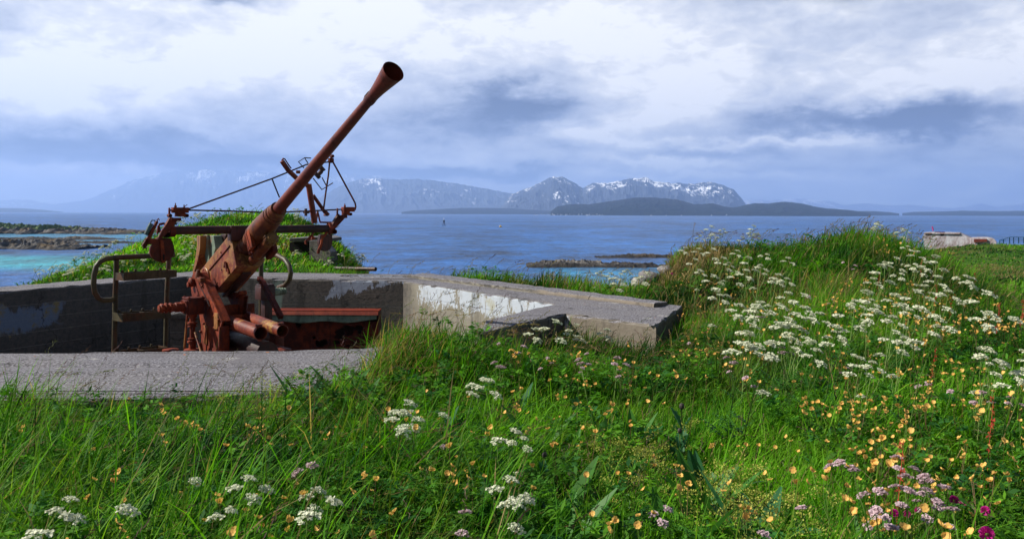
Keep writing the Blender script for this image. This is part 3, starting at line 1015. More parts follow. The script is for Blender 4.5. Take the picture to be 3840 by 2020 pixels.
# ------------------------------------------------------------------ rust
def rust_material(name, dark, mid, light, paint=None, paint_amt=0.5, rough=0.7, scale=1.0, spec=0.25, bump=0.3):
    m_, t, out = material(name)
    tc = t.n('ShaderNodeTexCoord')
    p = tc.outputs['Object']
    n1 = t.noise(p, 5.0 * scale, 6.0, 0.65)
    n2 = t.noise(p, 38.0 * scale, 5.0, 0.7)
    n3 = t.noise(t.vm('ADD', p, (4.0, 2.0, 7.0)), 2.6 * scale, 5.0, 0.6)
    c = t.ramp(t.m('ADD', t.m('MULTIPLY', n1, 0.65), t.m('MULTIPLY', n2, 0.35)), [(0.36, dark), (0.49, mid), (0.61, light)])
    if paint:
        pm = t.mapr(t.m('ADD', n3, t.m('MULTIPLY', t.m('SUBTRACT', n2, 0.5), 0.35)), 0.58 - 0.2 * paint_amt, 0.67 - 0.2 * paint_amt)
        pc = t.mix(n1, paint, tuple(v * 1.5 for v in paint))
        c = t.mix(t.m('MULTIPLY', pm, 0.72), c, pc)
    stk = t.noise(t.comb(t.m('MULTIPLY', t.sep(p)[0], 14.0), t.m('MULTIPLY', t.sep(p)[1], 14.0), t.m('MULTIPLY', t.sep(p)[2], 2.2)), 1.0, 4.0, 0.6)
    c = t.mix(t.m('MULTIPLY', t.mapr(stk, 0.52, 0.64), 0.55), c, tuple(v * 0.45 for v in dark))
    pit_ = t.vor(p, 120.0)
    c = t.mix(t.m('MULTIPLY', t.mapr(pit_, 0.12, 0.25, 1.0, 0.0), 0.5), c, light)
    rr = t.mapr(n2, 0.3, 0.7, rough - 0.12, rough + 0.12)
    principled(t, out, c, rr, t.m('ADD', n2, t.m('MULTIPLY', n1, 1.5)), bump, 0.006, spec=spec)
    return m_


M_BARREL = rust_material('barrel_rust', (0.0649, 0.0099, 0.0049), (0.1248, 0.0181, 0.0077), (0.1797, 0.0278, 0.0105), rough=0.5, spec=0.4, bump=0.15)
M_RUST = rust_material('deep_rust', (0.0349, 0.0065, 0.0042), (0.0849, 0.0123, 0.0063), (0.1897, 0.0287, 0.0098), rough=0.62)
M_ORANGE = rust_material('orange_rust', (0.0599, 0.0099, 0.0056), (0.1597, 0.0229, 0.0085), (0.3295, 0.0573, 0.0140), rough=0.7)
M_BOXR = rust_material('painted_rust', (0.0799, 0.0147, 0.0113), (0.1697, 0.0311, 0.0183), (0.2596, 0.0655, 0.0246), paint=(0.2696, 0.1351, 0.0386), paint_amt=0.8, rough=0.52, spec=0.35)
M_JACK = rust_material('jacket_rust', (0.0499, 0.0106, 0.0063), (0.1198, 0.0246, 0.0098), (0.1997, 0.0573, 0.0155), paint=(0.1697, 0.0942, 0.0246), paint_amt=0.35, rough=0.52, spec=0.35)
M_TUBE = rust_material('tube_rust', (0.0699, 0.0123, 0.0085), (0.1498, 0.0246, 0.0140), (0.2396, 0.0491, 0.0168), paint=(0.2995, 0.1802, 0.0351), paint_amt=0.15, rough=0.5, spec=0.35)
M_DARK = rust_material('purple_black_steel', (0.0156, 0.0078, 0.0086), (0.0390, 0.0156, 0.0156), (0.0858, 0.0250, 0.0195), rough=0.52, spec=0.35)
M_OLIVE = rust_material('olive_painted_steel', (0.0351, 0.0234, 0.0125), (0.0585, 0.0484, 0.0218), (0.0936, 0.0780, 0.0390), paint=(0.0780, 0.0273, 0.0125), paint_amt=0.35, rough=0.52, spec=0.35)
M_GREEN = rust_material('grey_green_paint', (0.09, 0.12, 0.09), (0.14, 0.19, 0.14), (0.20, 0.26, 0.20), paint=(0.22, 0.06, 0.025), paint_amt=0.12, rough=0.6)
M_RED = rust_material('red_lead_paint', (0.1014, 0.0140, 0.0070), (0.1638, 0.0203, 0.0086), (0.2184, 0.0351, 0.0117), rough=0.6)
M_TEAL = rust_material('blue_green_steel', (0.03, 0.06, 0.07), (0.06, 0.11, 0.12), (0.12, 0.19, 0.19), rough=0.45)
m_, t, out = material('opening_shade_black')
principled(t, out, (0.008, 0.006, 0.006), 0.9)  # near-black colour stands for the shade inside openings
M_BLACK = m_

# ------------------------------------------------------------------ ammunition locker against the back wall
lk = empty('ammunition_locker', (-2.7, 11.35, -1.28), 'rusted-through steel locker with a red lid and pale green flap against the back wall', 'locker')
x0, x1, yf = -3.5, -1.885, 11.28
mb = MB()
mb.obox(((x0 + x1) / 2, yf + 0.12, -0.195), ((1, 0, 0), (0, 1, 0), (0, 0, 1)), ((x1 - x0) / 2, 0.14, 0.008))
mb.prism([(x0, yf - 0.02, -0.195), (x0, yf - 0.055, -0.245), (x0, yf - 0.045, -0.245), (x0, yf - 0.012, -0.187)], (x1 - x0, 0, 0))
mb.build('lid', M_RED, lk)
nx_, rows_ = 40, []
V = []
for i in range(nx_ + 1):
    xx = x0 + 0.05 + (x1 - x0 - 0.07) * i / nx_
    wv = 0.012 * math.sin(i * 0.37) + 0.010 * (i / nx_) ** 6 * 3
    for j in range(5):
        sfr = j / 4
        V.append((xx, yf - 0.03 - 0.035 * sfr * sfr + wv * sfr * 0.4, -0.25 - 0.095 * sfr + wv * sfr))
F = [(i * 5 + j, (i + 1) * 5 + j, (i + 1) * 5 + j + 1, i * 5 + j + 1) for i in range(nx_) for j in range(4)]
o = mesh_from('flap', V, F, M_GREEN, lk, smooth=60)
md = o.modifiers.new('thick', 'SOLIDIFY'); md.thickness = 0.005
# front sheet eaten through by rust: the holes are real
nx_, nz_ = 210, 66
gx = np.linspace(x0 + 0.02, x1, nx_ + 1); gz = np.linspace(-0.34, -1.27, nz_ + 1)
XX, ZZ = np.meshgrid(gx, gz, indexing='ij')
YY = yf + 0.01 + (fbm(XX * 3, ZZ * 3, 3, 5) - 0.5) * 0.02
V = np.stack([XX.ravel(), YY.ravel(), ZZ.ravel()], 1)
ii, jj = np.meshgrid(np.arange(nx_), np.arange(nz_), indexing='ij')
cx_, cz_ = (gx[ii] + gx[ii + 1]) / 2, (gz[jj] + gz[jj + 1]) / 2
hole = np.zeros(cx_.shape, bool)
wob = (fbm(cx_ * 14, cz_ * 14, 4, 77) - 0.5)
for (hpx, hpy, ra, rb) in ((1305, 1243, .15, .075), (1268, 1262, .07, .03), (1205, 1285, .085, .055), (1262, 1283, .04, .03), (1176, 1265, .022, .022), (1118, 1218, .05, .04),
                           (1310, 1296, .06, .02), (1345, 1232, .05, .05)):
    hp = P(hpx, hpy, yf)
    hole |= ((cx_ - hp[0]) / ra) ** 2 + ((cz_ - hp[2]) / rb) ** 2 + wob * 2.6 < 0.85
idx = lambda i, j: i * (nz_ + 1) + j
F = np.stack([idx(ii, jj), idx(ii + 1, jj), idx(ii + 1, jj + 1), idx(ii, jj + 1)], -1)[~hole]
o = mesh_from('rusted_front', V, F.reshape(-1, 4), M_ORANGE if False else rust_material('flaking_rust', (0.02, 0.005, 0.004), (0.05, 0.009, 0.006), (0.13, 0.022, 0.008), rough=0.9, scale=1.4, bump=0.6), lk, smooth=40)
md = o.modifiers.new('thick', 'SOLIDIFY'); md.thickness = 0.006
mb = MB()
for xq in (x0, x1 - 0.01):
    mb.obox((xq, yf + 0.14, -0.74), ((1, 0, 0), (0, 1, 0), (0, 0, 1)), (0.006, 0.115, 0.53))
mb.obox(((x0 + x1) / 2, yf + 0.26, -0.74), ((1, 0, 0), (0, 1, 0), (0, 0, 1)), ((x1 - x0) / 2 - .01, 0.006, 0.53))
mb.build('carcass', M_DARK, lk)
# ------------------------------------------------------------------ anti-aircraft gun
GA = unit((0.66, -0.75, 0)); GS = unit((0.75, 0.66, 0)); GZ = np.array([0, 0, 1.0])
C0 = P(1040, 790, 8.0)
MZ = P(1475, 268, 6.41)
GD = unit(MZ - C0)
LB = np.linalg.norm(MZ - C0)
GN = unit(np.cross(GS, GD))
if GN[2] < 0: GN = -GN
GT = C0 - GD * 1.72            # trunnion centre


def AX(t): return C0 + GD * t


def Gp(px, py, r):
    """the point seen at (px, py) on the upright plane parallel to the barrel, r to the gun's far side"""
    o = np.array([0, 0, CAMZ]); d = ray(px, py); q = GT + GS * r
    return o + d * (np.dot(q - o, GS) / np.dot(d, GS))


def Fp(px, py, p):
    """the point seen at (px, py) on the upright plane across the gun, p forward of the trunnions"""
    o = np.array([0, 0, CAMZ]); d = ray(px, py); q = GT + GA * p
    return o + d * (np.dot(q - o, GA) / np.dot(d, GA))


gun = empty('anti_aircraft_gun', (-3.2, 9.0, -1.28), 'rusty red-brown anti-aircraft gun with its flared barrel raised, standing in the concrete pit', 'gun')
NL = 40
# barrel with flared flash hider
mb = MB()
mb.lathe(C0, GD, [(-0.1, 0.06), (0.0, 0.061), (0.7, 0.054), (1.4, 0.047), (LB - 0.43, 0.0415), (LB - 0.42, 0.041)], NL)
mb.build('barrel', M_BARREL, gun)
mb = MB()
f0 = LB - 0.43
mb.lathe(C0, GD, [(f0, 0.040), (f0, 0.048), (f0 + .012, 0.0495), (f0 + .05, 0.0495), (f0 + .052, 0.0475), (f0 + .10, 0.0495), (f0 + .17, 0.056), (f0 + .25, 0.067), (f0 + .33, 0.079),
                  (f0 + .40, 0.0895), (f0 + .43, 0.0945), (f0 + .432, 0.0925), (f0 + .40, 0.0865), (f0 + .25, 0.062), (f0 + .1, 0.040), (f0 - .3, 0.030)], 56)
mb.obox(AX(f0 + .05) + GN * 0.034 - GS * 0.036, (GD, unit(GS + GN), unit(GN - GS)), (0.03, 0.012, 0.004))
mb.obox(AX(f0 + .04) - GN * 0.047, (GD, GS, GN), (0.02, 0.012, 0.006))
fh = mb.build('flash_hider', M_BARREL, gun)
# jacket
mb = MB()
mb.lathe(C0, GD, [(0.035, 0.060), (0.035, 0.082), (0.0, 0.086), (-0.018, 0.086), (-0.02, 0.090), (-0.045, 0.094), (-0.047, 0.088), (-0.062, 0.088), (-0.064, 0.098),
                  (-0.10, 0.101), (-0.102, 0.096), (-0.115, 0.096), (-0.117, 0.104), (-0.20, 0.110), (-0.32, 0.119), (-0.50, 0.124), (-0.56, 0.124), (-0.57, 0.116), (-0.66, 0.108), (-0.70, 0.100),
                  (-0.78, 0.098), (-0.785, 0.108), (-0.82, 0.110), (-0.825, 0.096), (-0.92, 0.094)], NL)
jk = mb.build('jacket', M_JACK, gun)
mb = MB()
# saddle brackets hanging under the jacket
for (tt, rr, hh, ww) in ((-0.50, -0.105, 0.10, 0.05), (-0.60, -0.075, 0.07, 0.03)):
    mb.obox(AX(tt) + GS * rr - GN * 0.08, (GD, GS, GN), (ww, 0.02, hh), 0.006)
mb.obox(AX(-0.66) - GN * 0.13, (GD, GS, GN), (0.05, 0.06, 0.03), 0.006)
mb.obox(AX(-0.62) - GN * 0.10 + GS * 0.09, (GD, GS, GN), (0.06, 0.03, 0.05), 0.006)
mb.build('saddle', M_ORANGE, gun)
# recoil cylinder slung under the jacket
a_, b_ = Gp(936, 992, 0.02), Gp(1024, 884, 0.02)
dv = unit(b_ - a_); L = np.linalg.norm(b_ - a_)
mb = MB()
mb.lathe(a_, dv, [(-0.01, 0.001), (-0.008, 0.03), (0.005, 0.042), (0.012, 0.046), (0.12, 0.048), (0.125, 0.056), (0.20, 0.060), (0.205, 0.066), (0.22, 0.066), (0.223, 0.058), (0.236, 0.058),
                  (0.24, 0.066), (0.255, 0.066), (0.258, 0.056), (L - 0.12, 0.056), (L - 0.10, 0.064), (L - 0.03, 0.066), (L - 0.02, 0.054), (L + 0.0, 0.05), (L + 0.005, 0.02), (L + .006, 0.001)], 28)
for k in range(9):
    an = k / 9 * 2 * math.pi
    q = AX(0) * 0 + b_ - dv * 0.055 + (math.cos(an) * GS + math.sin(an) * np.cross(dv, GS)) * 0.066
    mb.obox(q, (dv, math.cos(an) * GS + math.sin(an) * np.cross(dv, GS), np.cross(dv, math.cos(an) * GS + math.sin(an) * np.cross(dv, GS))), (0.03, 0.008, 0.012), 0.003)
mb.build('recoil_cylinder', M_JACK, gun)
mb = MB()
mb.obox((a_ + b_) / 2 + GN * 0.05 + GS * 0.06, (GD, GS, GN), (0.12, 0.045, 0.06), 0.01)
mb.obox((a_ + b_) / 2 + GS * 0.11 - GN * .02, (GD, GS, GN), (0.10, 0.03, 0.045), 0.012)
mb.build('recoil_bracket', M_RUST, gun)

# receiver box
rb = -0.155
poly = [Gp(863, 875, rb), Gp(887, 1002, rb), Gp(806, 1098, rb), Gp(786, 1092, rb), Gp(760, 1062, rb), Gp(744, 1022, rb)]
bm = bmesh.new()
n = len(poly)
va = [bm.verts.new(p_) for p_ in poly]; vb = [bm.verts.new(p_ + GS * 0.33) for p_ in poly]
bm.faces.new(va); bm.faces.new(vb[::-1])
for i in range(n):
    bm.faces.new((va[i], vb[i], vb[(i + 1) % n], va[(i + 1) % n]))
bmesh.ops.recalc_face_normals(bm, faces=bm.faces[:])
bm.edges.ensure_lookup_table()
far_e = [e for e in bm.edges if e.verts[0] in vb and e.verts[1] in vb and (set(e.verts) == {vb[1], vb[2]} or set(e.verts) == {vb[0], vb[n - 1]})]
bmesh.ops.bevel(bm, geom=far_e, offset=0.07, segments=1, affect='EDGES')
bm.verts.index_update()
Vv = [v.co[:] for v in bm.verts]; Ff = [[v.index for v in f.verts] for f in bm.faces]
bm.free()
mb = MB(); mb.add(Vv, Ff)
box = mb.build('receiver_box', M_BOXR, gun, smooth=30, bevel=0.008)
mb = MB()
# raised rib, latch, bolts on the near cheek of the box
mb.tube([Gp(862, 921, rb - .004), Gp(784, 1013, rb - .004)], 0.008, 8)
mb.obox(Gp(850, 1001, rb - .012), (GD, GN, GS), (0.012, 0.05, 0.014), 0.004)
mb.obox(Gp(843, 992, rb - .018), (unit(GD + GN), unit(GD - GN), GS), (0.035, 0.010, 0.012), 0.003)
mb.obox(Gp(857, 1017, rb - .010), (GD, GN, GS), (0.012, 0.030, 0.010), 0.003)
for (bx_, by_) in ((832, 1011), (829, 946), (815, 1060), (872, 900)):
    mb.lathe(Gp(bx_, by_, rb), -GS, [(0, 0.009), (0.008, 0.009), (0.01, 0.0)], 8)
mb.build('latch', M_RUST, box)
# slide rails under the box, gas tube stub inside front
mb = MB()
mb.obox(AX(-0.90) - GN * 0.14 + GS * 0.02, (GD, GS, GN), (0.02, 0.1, 0.03), 0.005)
mb.obox(AX(-1.3) - GN * 0.225 + GS * 0.01, (GD, GS, GN), (0.32, 0.05, 0.02), 0.005)
mb.build('slide_rail', M_DARK, box)

# trunnions
for sg, nm in ((-1, 'near'), (1, 'far')):
    base = Gp(773, 1040, rb) if sg < 0 else Gp(773, 1040, rb) + GS * 0.33
    mb = MB()
    mb.lathe(base, GS * sg, [(0, 0.115), (0.014, 0.115), (0.02, 0.108), (0.022, 0.06), (0.035, 0.055), (0.12, 0.05), (0.125, 0.03), (0.13, 0.0)], 32)
    for k in range(10):
        an = k / 10 * 2 * math.pi
        q = base + (math.cos(an) * GA + math.sin(an) * GZ) * 0.088 + GS * sg * 0.02
        mb.lathe(q, GS * sg, [(0, 0.008), (0.008, 0.008), (0.009, 0)], 6)
    mb.build('trunnion', M_BOXR if sg < 0 else M_DARK, gun)


# side frames of the carriage
def Q2(x, y):
    return 500 + x / 2.71, 840 + y / 2.71


side_poly = [(598, 520), (612, 488), (640, 480), (668, 492), (700, 560), (735, 610), (775, 700), (820, 790), (862, 880), (905, 985), (888, 1040), (885, 1500), (690, 1500), (690, 1200),
             (684, 1010), (668, 920), (612, 800), (590, 700), (582, 600)]
for r0, mat in ((-0.30, M_ORANGE), (0.36, M_RUST)):
    mb = MB()
    if r0 < 0:
        pl = [Gp(*Q2(a, b), r0) for a, b in side_poly]
        fl = pl
    else:
        pl = [q + GS * 0.66 for q in fl]
    if r0 < 0:
        mb.prism(pl, GS * 0.022)
    # front flange running down the sloping edge and the post
    ed = [pl[i] for i in (3, 4, 5, 6, 7, 8, 9)]
    inn = [q - unit(np.cross(unit(ed[min(k + 1, len(ed) - 1)] - ed[max(k - 1, 0)]), GS)) * 0.012 for k, q in enumerate(ed)]
    if r0 < 0:
        mb.prism([q - GS * 0.012 for q in ed + inn[::-1]], GS * 0.10)
    else:
        inn = [q - unit(np.cross(unit(ed[min(k + 1, len(ed) - 1)] - ed[max(k - 1, 0)]), GS)) * 0.05 for k, q in enumerate(ed)]
        mb2 = MB()
        mb2.prism([q - GS * 0.03 for q in ed[1:] + inn[:0:-1]], GS * 0.05)
        mb2.build('brace', mat, gun, smooth=30)
    a, b = pl[10], pl[11]
    mb.obox((a + b) / 2 + GS * (0.035 if r0 < 0 else -0.013), (unit(b - a), GS, GA), (np.linalg.norm(b - a) / 2, 0.055, 0.009), 0.002)
    a, b = pl[12], pl[13]
    mb.obox((a + b) / 2 + GS * (0.02 if r0 < 0 else 0.0), (unit(b - a), GS, GA), (np.linalg.norm(b - a) / 2, 0.04, 0.009), 0.002)
    sf = mb.build('side_frame', mat, gun, smooth=30, bevel=0.004)
    if r0 < 0:
        mb = MB()
        # ragged weld seam and patch plates
        r_ = np.random.default_rng(4)
        for k in range(16):
            u_ = k / 15
            a = Gp(*Q2(668 + 100 * u_, 600 + 215 * u_), r0 - 0.004)
            mb.obox(a + GN * r_.normal() * 0.003, (unit(GA * .5 - GZ), GN, GS), (0.012 * (0.6 + r_.random()), 0.005, 0.006), 0.002)
        mb.build('weld_seam', rust_material('bare_pitted_steel', (0.30, 0.20, 0.16), (0.5, 0.42, 0.36), (0.7, 0.62, 0.55), rough=0.4, spec=0.6), sf)
        for c_, ax_, hs_ in ((Gp(*Q2(845, 985), r0 - 0.01), (GA, GZ, GS), (0.05, 0.085, 0.01)), (Gp(*Q2(735, 1120), r0 - 0.008), (GA, GZ, GS), (0.045, 0.10, 0.008)),
                             (Gp(*Q2(640, 700), r0 - 0.006), (unit(GA - .9 * GZ), unit(GA + GZ), GS), (0.10, 0.045, 0.006))):
            mb = MB()
            mb.obox(c_, ax_, hs_, 0.005)
            mb.build('patch_plate', M_BOXR, sf)
        for (bx_, by_) in ((705, 630), (690, 1090), (688, 870), (875, 970), (770, 850), (830, 930), (830, 1050), (720, 1010)):
            mb = MB()
            mb.lathe(Gp(*Q2(bx_, by_), r0 - 0.002), -GS, [(0, 0.014), (0.014, 0.014), (0.02, 0.008), (0.021, 0)], 8)
            mb.build('bolt', M_ORANGE, sf)
# bearing cap with greenish nipple over the near trunnion
mb = MB()
mb.obox(Gp(*Q2(690, 562), -0.31), (GA, GS, GZ), (0.055, 0.03, 0.022), 0.008)
mb.lathe(Gp(*Q2(660, 550), -0.31), GZ, [(0, 0.035), (0.05, 0.033), (0.07, 0.024), (0.09, 0.02), (0.1, 0.0)], 14)
mb.build('bearing_cap', M_JACK, gun)
mb = MB()
mb.lathe(Gp(*Q2(605, 590), -0.31), -GS, [(0, 0.05), (0.03, 0.05), (0.04, 0.04), (0.045, 0.0)], 20)
mb.lathe(Gp(*Q2(588, 612), -0.33), -GS, [(0, 0.03), (0.04, 0.03), (0.045, 0.0)], 12)
mb.build('pivot_boss', M_ORANGE, gun)
# crossmembers between the frames
mb = MB()
for (px_, py_, rr) in ((760, 1235, 0.05), (790, 1285, 0.06)):
    a = Gp(px_, py_, -0.28)
    mb.tube([a, a + GS * 0.64], rr, 20)
mb.build('crossmember', M_DARK, gun)

# gear housings with hand-wheel shafts
gc = Gp(726, 1147, -0.42)
mb = MB()
mb.obox(gc, (GS, GA, GZ), (0.085, 0.09, 0.085), 0.012)
mb.obox(gc + GZ * 0.088, (GS, GA, GZ), (0.092, 0.095, 0.008), 0.004)
mb.obox(gc - GS * 0.09, (GS, GA, GZ), (0.012, 0.075, 0.07), 0.006)
for sx in (-1, 1):
    for sy in (-1, 1):
        mb.lathe(gc + GS * 0.07 * sx + GA * 0.072 * sy + GZ * 0.095, GZ, [(0, 0.012), (0.014, 0.012), (0.015, 0)], 6)
        mb.lathe(gc - GS * 0.1 + GZ * 0.055 * sx + GA * 0.058 * sy, -GS, [(0, 0.010), (0.012, 0.010), (0.013, 0)], 6)
gh = mb.build('gear_housing', M_RUST, gun)
mb = MB()
mb.lathe(gc - GS * 0.1, -GS, [(0, 0.052), (0.04, 0.052), (0.045, 0.048), (0.05, 0.052), (0.09, 0.052), (0.10, 0.044), (0.13, 0.044), (0.135, 0.052), (0.15, 0.052), (0.155, 0.038), (0.175, 0.038),
                             (0.18, 0.055), (0.195, 0.056), (0.20, 0.035), (0.215, 0.034), (0.22, 0.05), (0.24, 0.05), (0.25, 0.038), (0.262, 0.036), (0.265, 0.0)], 20)
mb.build('shaft', M_ORANGE, gh)
mb = MB()
vb_ = Gp(722, 1178, -0.44)
mb.lathe(vb_, -GZ, [(0, 0.045), (0.03, 0.045), (0.032, 0.03), (0.08, 0.03), (0.082, 0.052), (0.10, 0.052), (0.102, 0.036), (0.12, 0.036), (0.122, 0.05), (0.132, 0.05), (0.134, 0.027),
                    (0.25, 0.027), (0.252, 0.046), (0.262, 0.046), (0.264, 0.033), (0.28, 0.033), (0.282, 0.052), (0.30, 0.052), (0.302, 0.036), (0.37, 0.036), (0.372, 0.085), (0.41, 0.09), (0.43, 0.09), (0.9, 0.09)], 20)
mb.build('drive_shaft', M_ORANGE, gun)
mb = MB()
for (a0, b0) in (((548, 920), (515, 1300)), ((628, 1100), (690, 1300))):
    mb.tube([Gp(*Q2(*a0), -0.46), Gp(*Q2(*b0), -0.46)], 0.012, 6)
mb.build('stay', M_BOXR, gun)
gc2 = Gp(994, 1096, 0.62)
mb = MB()
mb.obox(gc2, (GS, GA, GZ), (0.095, 0.09, 0.085), 0.02)
mb.obox(gc2 - GZ * 0.2 + GS * 0.02, (GS, GA, GZ), (0.05, 0.06, 0.14), 0.012)
mb.obox(gc2 + GZ * 0.09, (GS, GA, GZ), (0.085, 0.08, 0.012), 0.01)
for sx in (-1, 1):
    mb.lathe(gc2 + GS * 0.06 * sx + GZ * 0.1 - GA * .03, GZ, [(0, 0.012), (0.014, 0.012), (0.015, 0)], 6)
gh2 = mb.build('gear_housing', M_DARK, gun)
mb = MB()
mb.lathe(gc2 + GS * 0.095, GS, [(0, 0.05), (0.06, 0.05), (0.065, 0.042), (0.09, 0.042), (0.092, 0.05), (0.10, 0.05), (0.105, 0.036), (0.12, 0.036), (0.122, 0.046), (0.135, 0.046), (0.14, 0.03),
                              (0.155, 0.03), (0.157, 0.04), (0.168, 0.04), (0.17, 0.0)], 18)
mb.build('shaft', M_GREEN, gh2)

# elevating arc with cut teeth
rr = 0.03
L_ = [(985, 690), (1010, 850), (1050, 925)]
teeth = []
nt = 15
for k in range(nt * 2 + 1):
    u_ = k / (nt * 2)
    x_ = 1130 - 22 * u_ ** 1.4; y_ = 735 + 190 * u_
    teeth.append((x_ - (16 if k % 2 else 0), y_))
pl = [Gp(*Q2(a, b), rr) for a, b in [(930, 690), (1060, 700), (1100, 720)] + teeth + [(1050, 925), (1010, 850), (985, 800)]]
mb = MB()
mb.prism(pl, GS * 0.05)
mb.obox(Gp(*Q2(1095, 715), rr + .02), (GD, GS, GN), (0.06, 0.045, 0.022), 0.006)
mb.lathe(Gp(*Q2(1055, 728), rr - 0.02), -GS, [(0, 0.02), (0.012, 0.02), (0.014, 0)], 8)
mb.build('elevating_arc', M_ORANGE, gun)

# equilibrator spring tubes
for (p0, p1, r_, rad, za, zb) in ((0.40, 1.434, -0.13, 0.068, 0.03, -0.014), (0.40, 1.434, 0.10, 0.063, 0.05, -0.012)):
    A_ = GT + GA * p0 + GS * r_; A_[2] = za
    B_ = GT + GA * p1 + GS * r_; B_[2] = zb
    d_ = unit(B_ - A_); L = np.linalg.norm(B_ - A_)
    mb = MB()
    mb.lathe(A_, d_, [(0, 0.02), (0, rad * .8), (0.06, rad * .95), (0.12, rad * .98), (0.18, rad), (0.19, rad * 0.955), (0.20, rad * 0.955), (0.205, rad), (0.215, rad), (0.22, rad * 0.955), (0.23, rad * .955),
                      (0.235, rad * 1.01), (L, rad * 1.02), (L + .002, rad * 0.98), (L, rad * 0.93), (L - 0.35, rad * 0.90), (L - 0.36, 0.001)], 32)
    mb.obox(B_ - d_ * 0.03 + GZ * (rad + .008) - GS * rad * .15, (d_, GS, GZ), (0.016, 0.03, 0.012), 0.004)
    mb.obox(B_ - d_ * 0.03 - GZ * (rad + .004), (d_, GS, GZ), (0.012, 0.018, 0.01), 0.003)
    mb.build('spring_tube', M_TUBE, gun)
mb = MB()
q = GT + GA * 0.52; q[2] = 0.05
mb.obox(q - GS * .02, (GA, GS, GZ), (0.09, 0.2, 0.03), 0.01)
mb.obox(q + GS * .02 - GA * .08 + GZ * .05, (GA, GS, GZ), (0.04, 0.2, 0.08), 0.01)
mb.build('spring_yoke', M_ORANGE, gun)
# lower drum, turntable, pedestal
mb = MB()
q = GT + GA * 0.3; q[2] = -0.24
mb.tube([q, q + GA * 1.0], 0.115, 28)
mb.build('lower_drum', M_DARK, gun)
mb = MB()
ct = GT + GA * 0.25 + GS * 0.02; ct[2] = -1.28
mb.lathe(ct, GZ, [(0, 0.75), (0.06, 0.75), (0.065, 0.55), (0.3, 0.45), (0.55, 0.42), (0.56, 0.62), (0.62, 0.64), (0.63, 0.0)], 48)
mb.build('pedestal', M_RUST, gun)
mb = MB()
q = GT + GA * 0.9; q[2] = -0.46
mb.obox(q + GS * .1, (GA, GS, GZ), (0.5, 0.34, 0.03), 0.006)
mb.obox(q + GS * .25 + GZ * .12, (GA, GS, GZ), (0.35, 0.05, 0.1), 0.01)
for k in range(5):
    mb.obox(q + GA * (0.1 + k * 0.1) - GS * 0.1 + GZ * 0.05, (GA, GS, GZ), (0.02, 0.15, 0.02), 0.004)
mb.build('bed_frame', M_RUST, gun)

# sight bar across the gun
pb = 0.75
SL, SR = Fp(650, 864, pb), Fp(1226, 857, pb)
mb = MB()
mb.tube([SL, SR], 0.0435, 28)
ds_ = unit(SR - SL); LS = np.linalg.norm(SR - SL)
for f_ in (0.355, 0.90):
    mb.lathe(SL + ds_ * LS * f_, ds_, [(0, 0.043), (0, 0.0475), (0.006, 0.0475), (0.006, 0.043)], 24)
mb.build('sight_bar', M_DARK, gun)
mb = MB()
q = Fp(880, 872, pb)
mb.obox(q - GZ * 0.03 + ds_ * .1, (ds_, GA, GZ), (0.16, 0.05, 0.055), 0.01)
mb.obox(Fp(905, 862, pb), (ds_, GA, GZ), (0.13, 0.049, 0.047), 0.006)
mb.build('bar_clamp', M_DARK, gun)


def rod(pts, r, p=pb, n=8):
    return [Fp(a, b, p) for a, b in pts], r, n


# link rods and the tall triangular bracket
mb = MB()
for pts, r in (([(706, 788), (860, 791), (1000, 797), (1140, 792), (1282, 785)], 0.0085), ([(706, 784), (830, 739), (1020, 670), (1150, 617), (1236, 607)], 0.0085),
               ([(1020, 670), (1034, 706), (1048, 740)], 0.0085)):
    mb.tube([Fp(a, b, pb) for a, b in pts], r, 8)
mb.build('link_rod', M_DARK, gun)
mb = MB()
mb.tube([Fp(a, b, pb) for a, b in [(1237, 600), (1231, 660), (1222, 720), (1213, 787)]], 0.010, 8)
mb.tube([Fp(a, b, pb) for a, b in [(1246, 603), (1262, 632), (1296, 695), (1325, 748), (1332, 762), (1334, 775), (1331, 788), (1324, 778 + 0)][:7]], 0.0105, 8)
mb.obox(Fp(1241, 602, pb), (ds_, GA, GZ), (0.03, 0.02, 0.028), 0.006)
mb.lathe(Fp(1245, 586, pb) - GA * 0.02, GA, [(0, 0.02), (0.04, 0.02), (0.041, 0.0)], 12)
mb.tube([Fp(1241, 600, pb), Fp(1244, 580, pb)], 0.012, 8)
mb.build('triangle_bracket', M_RUST, gun)

# near sight unit
mb = MB()
dc = Fp(606, 938, pb - 0.0)
disc = []
for k in range(25):
    an = math.radians(15 + 330 / 24 * 0 + 180 + k * (210 / 24) - 30)
    disc.append(dc + (math.cos(an) * ds_ + math.sin(an) * GZ) * 0.118)
disc.append(dc + ds_ * 0.085 + GZ * 0.12)
disc.append(dc - ds_ * 0.05 + GZ * 0.13)
disc.append(dc - ds_ * 0.10 + GZ * 0.05)
mb.prism([q + GA * 0.02 for q in disc], -GA * 0.03)
mb.build('elevation_quadrant', M_RUST, gun)
mb = MB()
mb.prism([Fp(a, b, pb + .06) for a, b in [(592, 898), (640, 812), (668, 824), (648, 855), (604, 896)]], -GA * 0.05)
mb.obox(Fp(655, 822, pb + .03), (ds_, GA, GZ), (0.05, 0.05, 0.015), 0.005)
mb.build('sight_arm', M_RUST, gun)
mb = MB()
c_ = Fp(675, 788, pb + .03)
mb.obox(c_, (ds_, GA, GZ), (0.078, 0.035, 0.028), 0.004)
mb.obox(c_ - GZ * 0.045, (ds_, GA, GZ), (0.045, 0.03, 0.02), 0.006)
for (a, b) in ((658, 772), (690, 778)):
    mb.lathe(Fp(a, b + 6, pb + .03), GZ, [(0, 0.014), (0.02, 0.014), (0.022, 0.006), (0.045, 0.005), (0.046, 0)], 8)
mb.tube([Fp(690, 776, pb + .02), Fp(702, 767, pb + .02)], 0.004, 6)
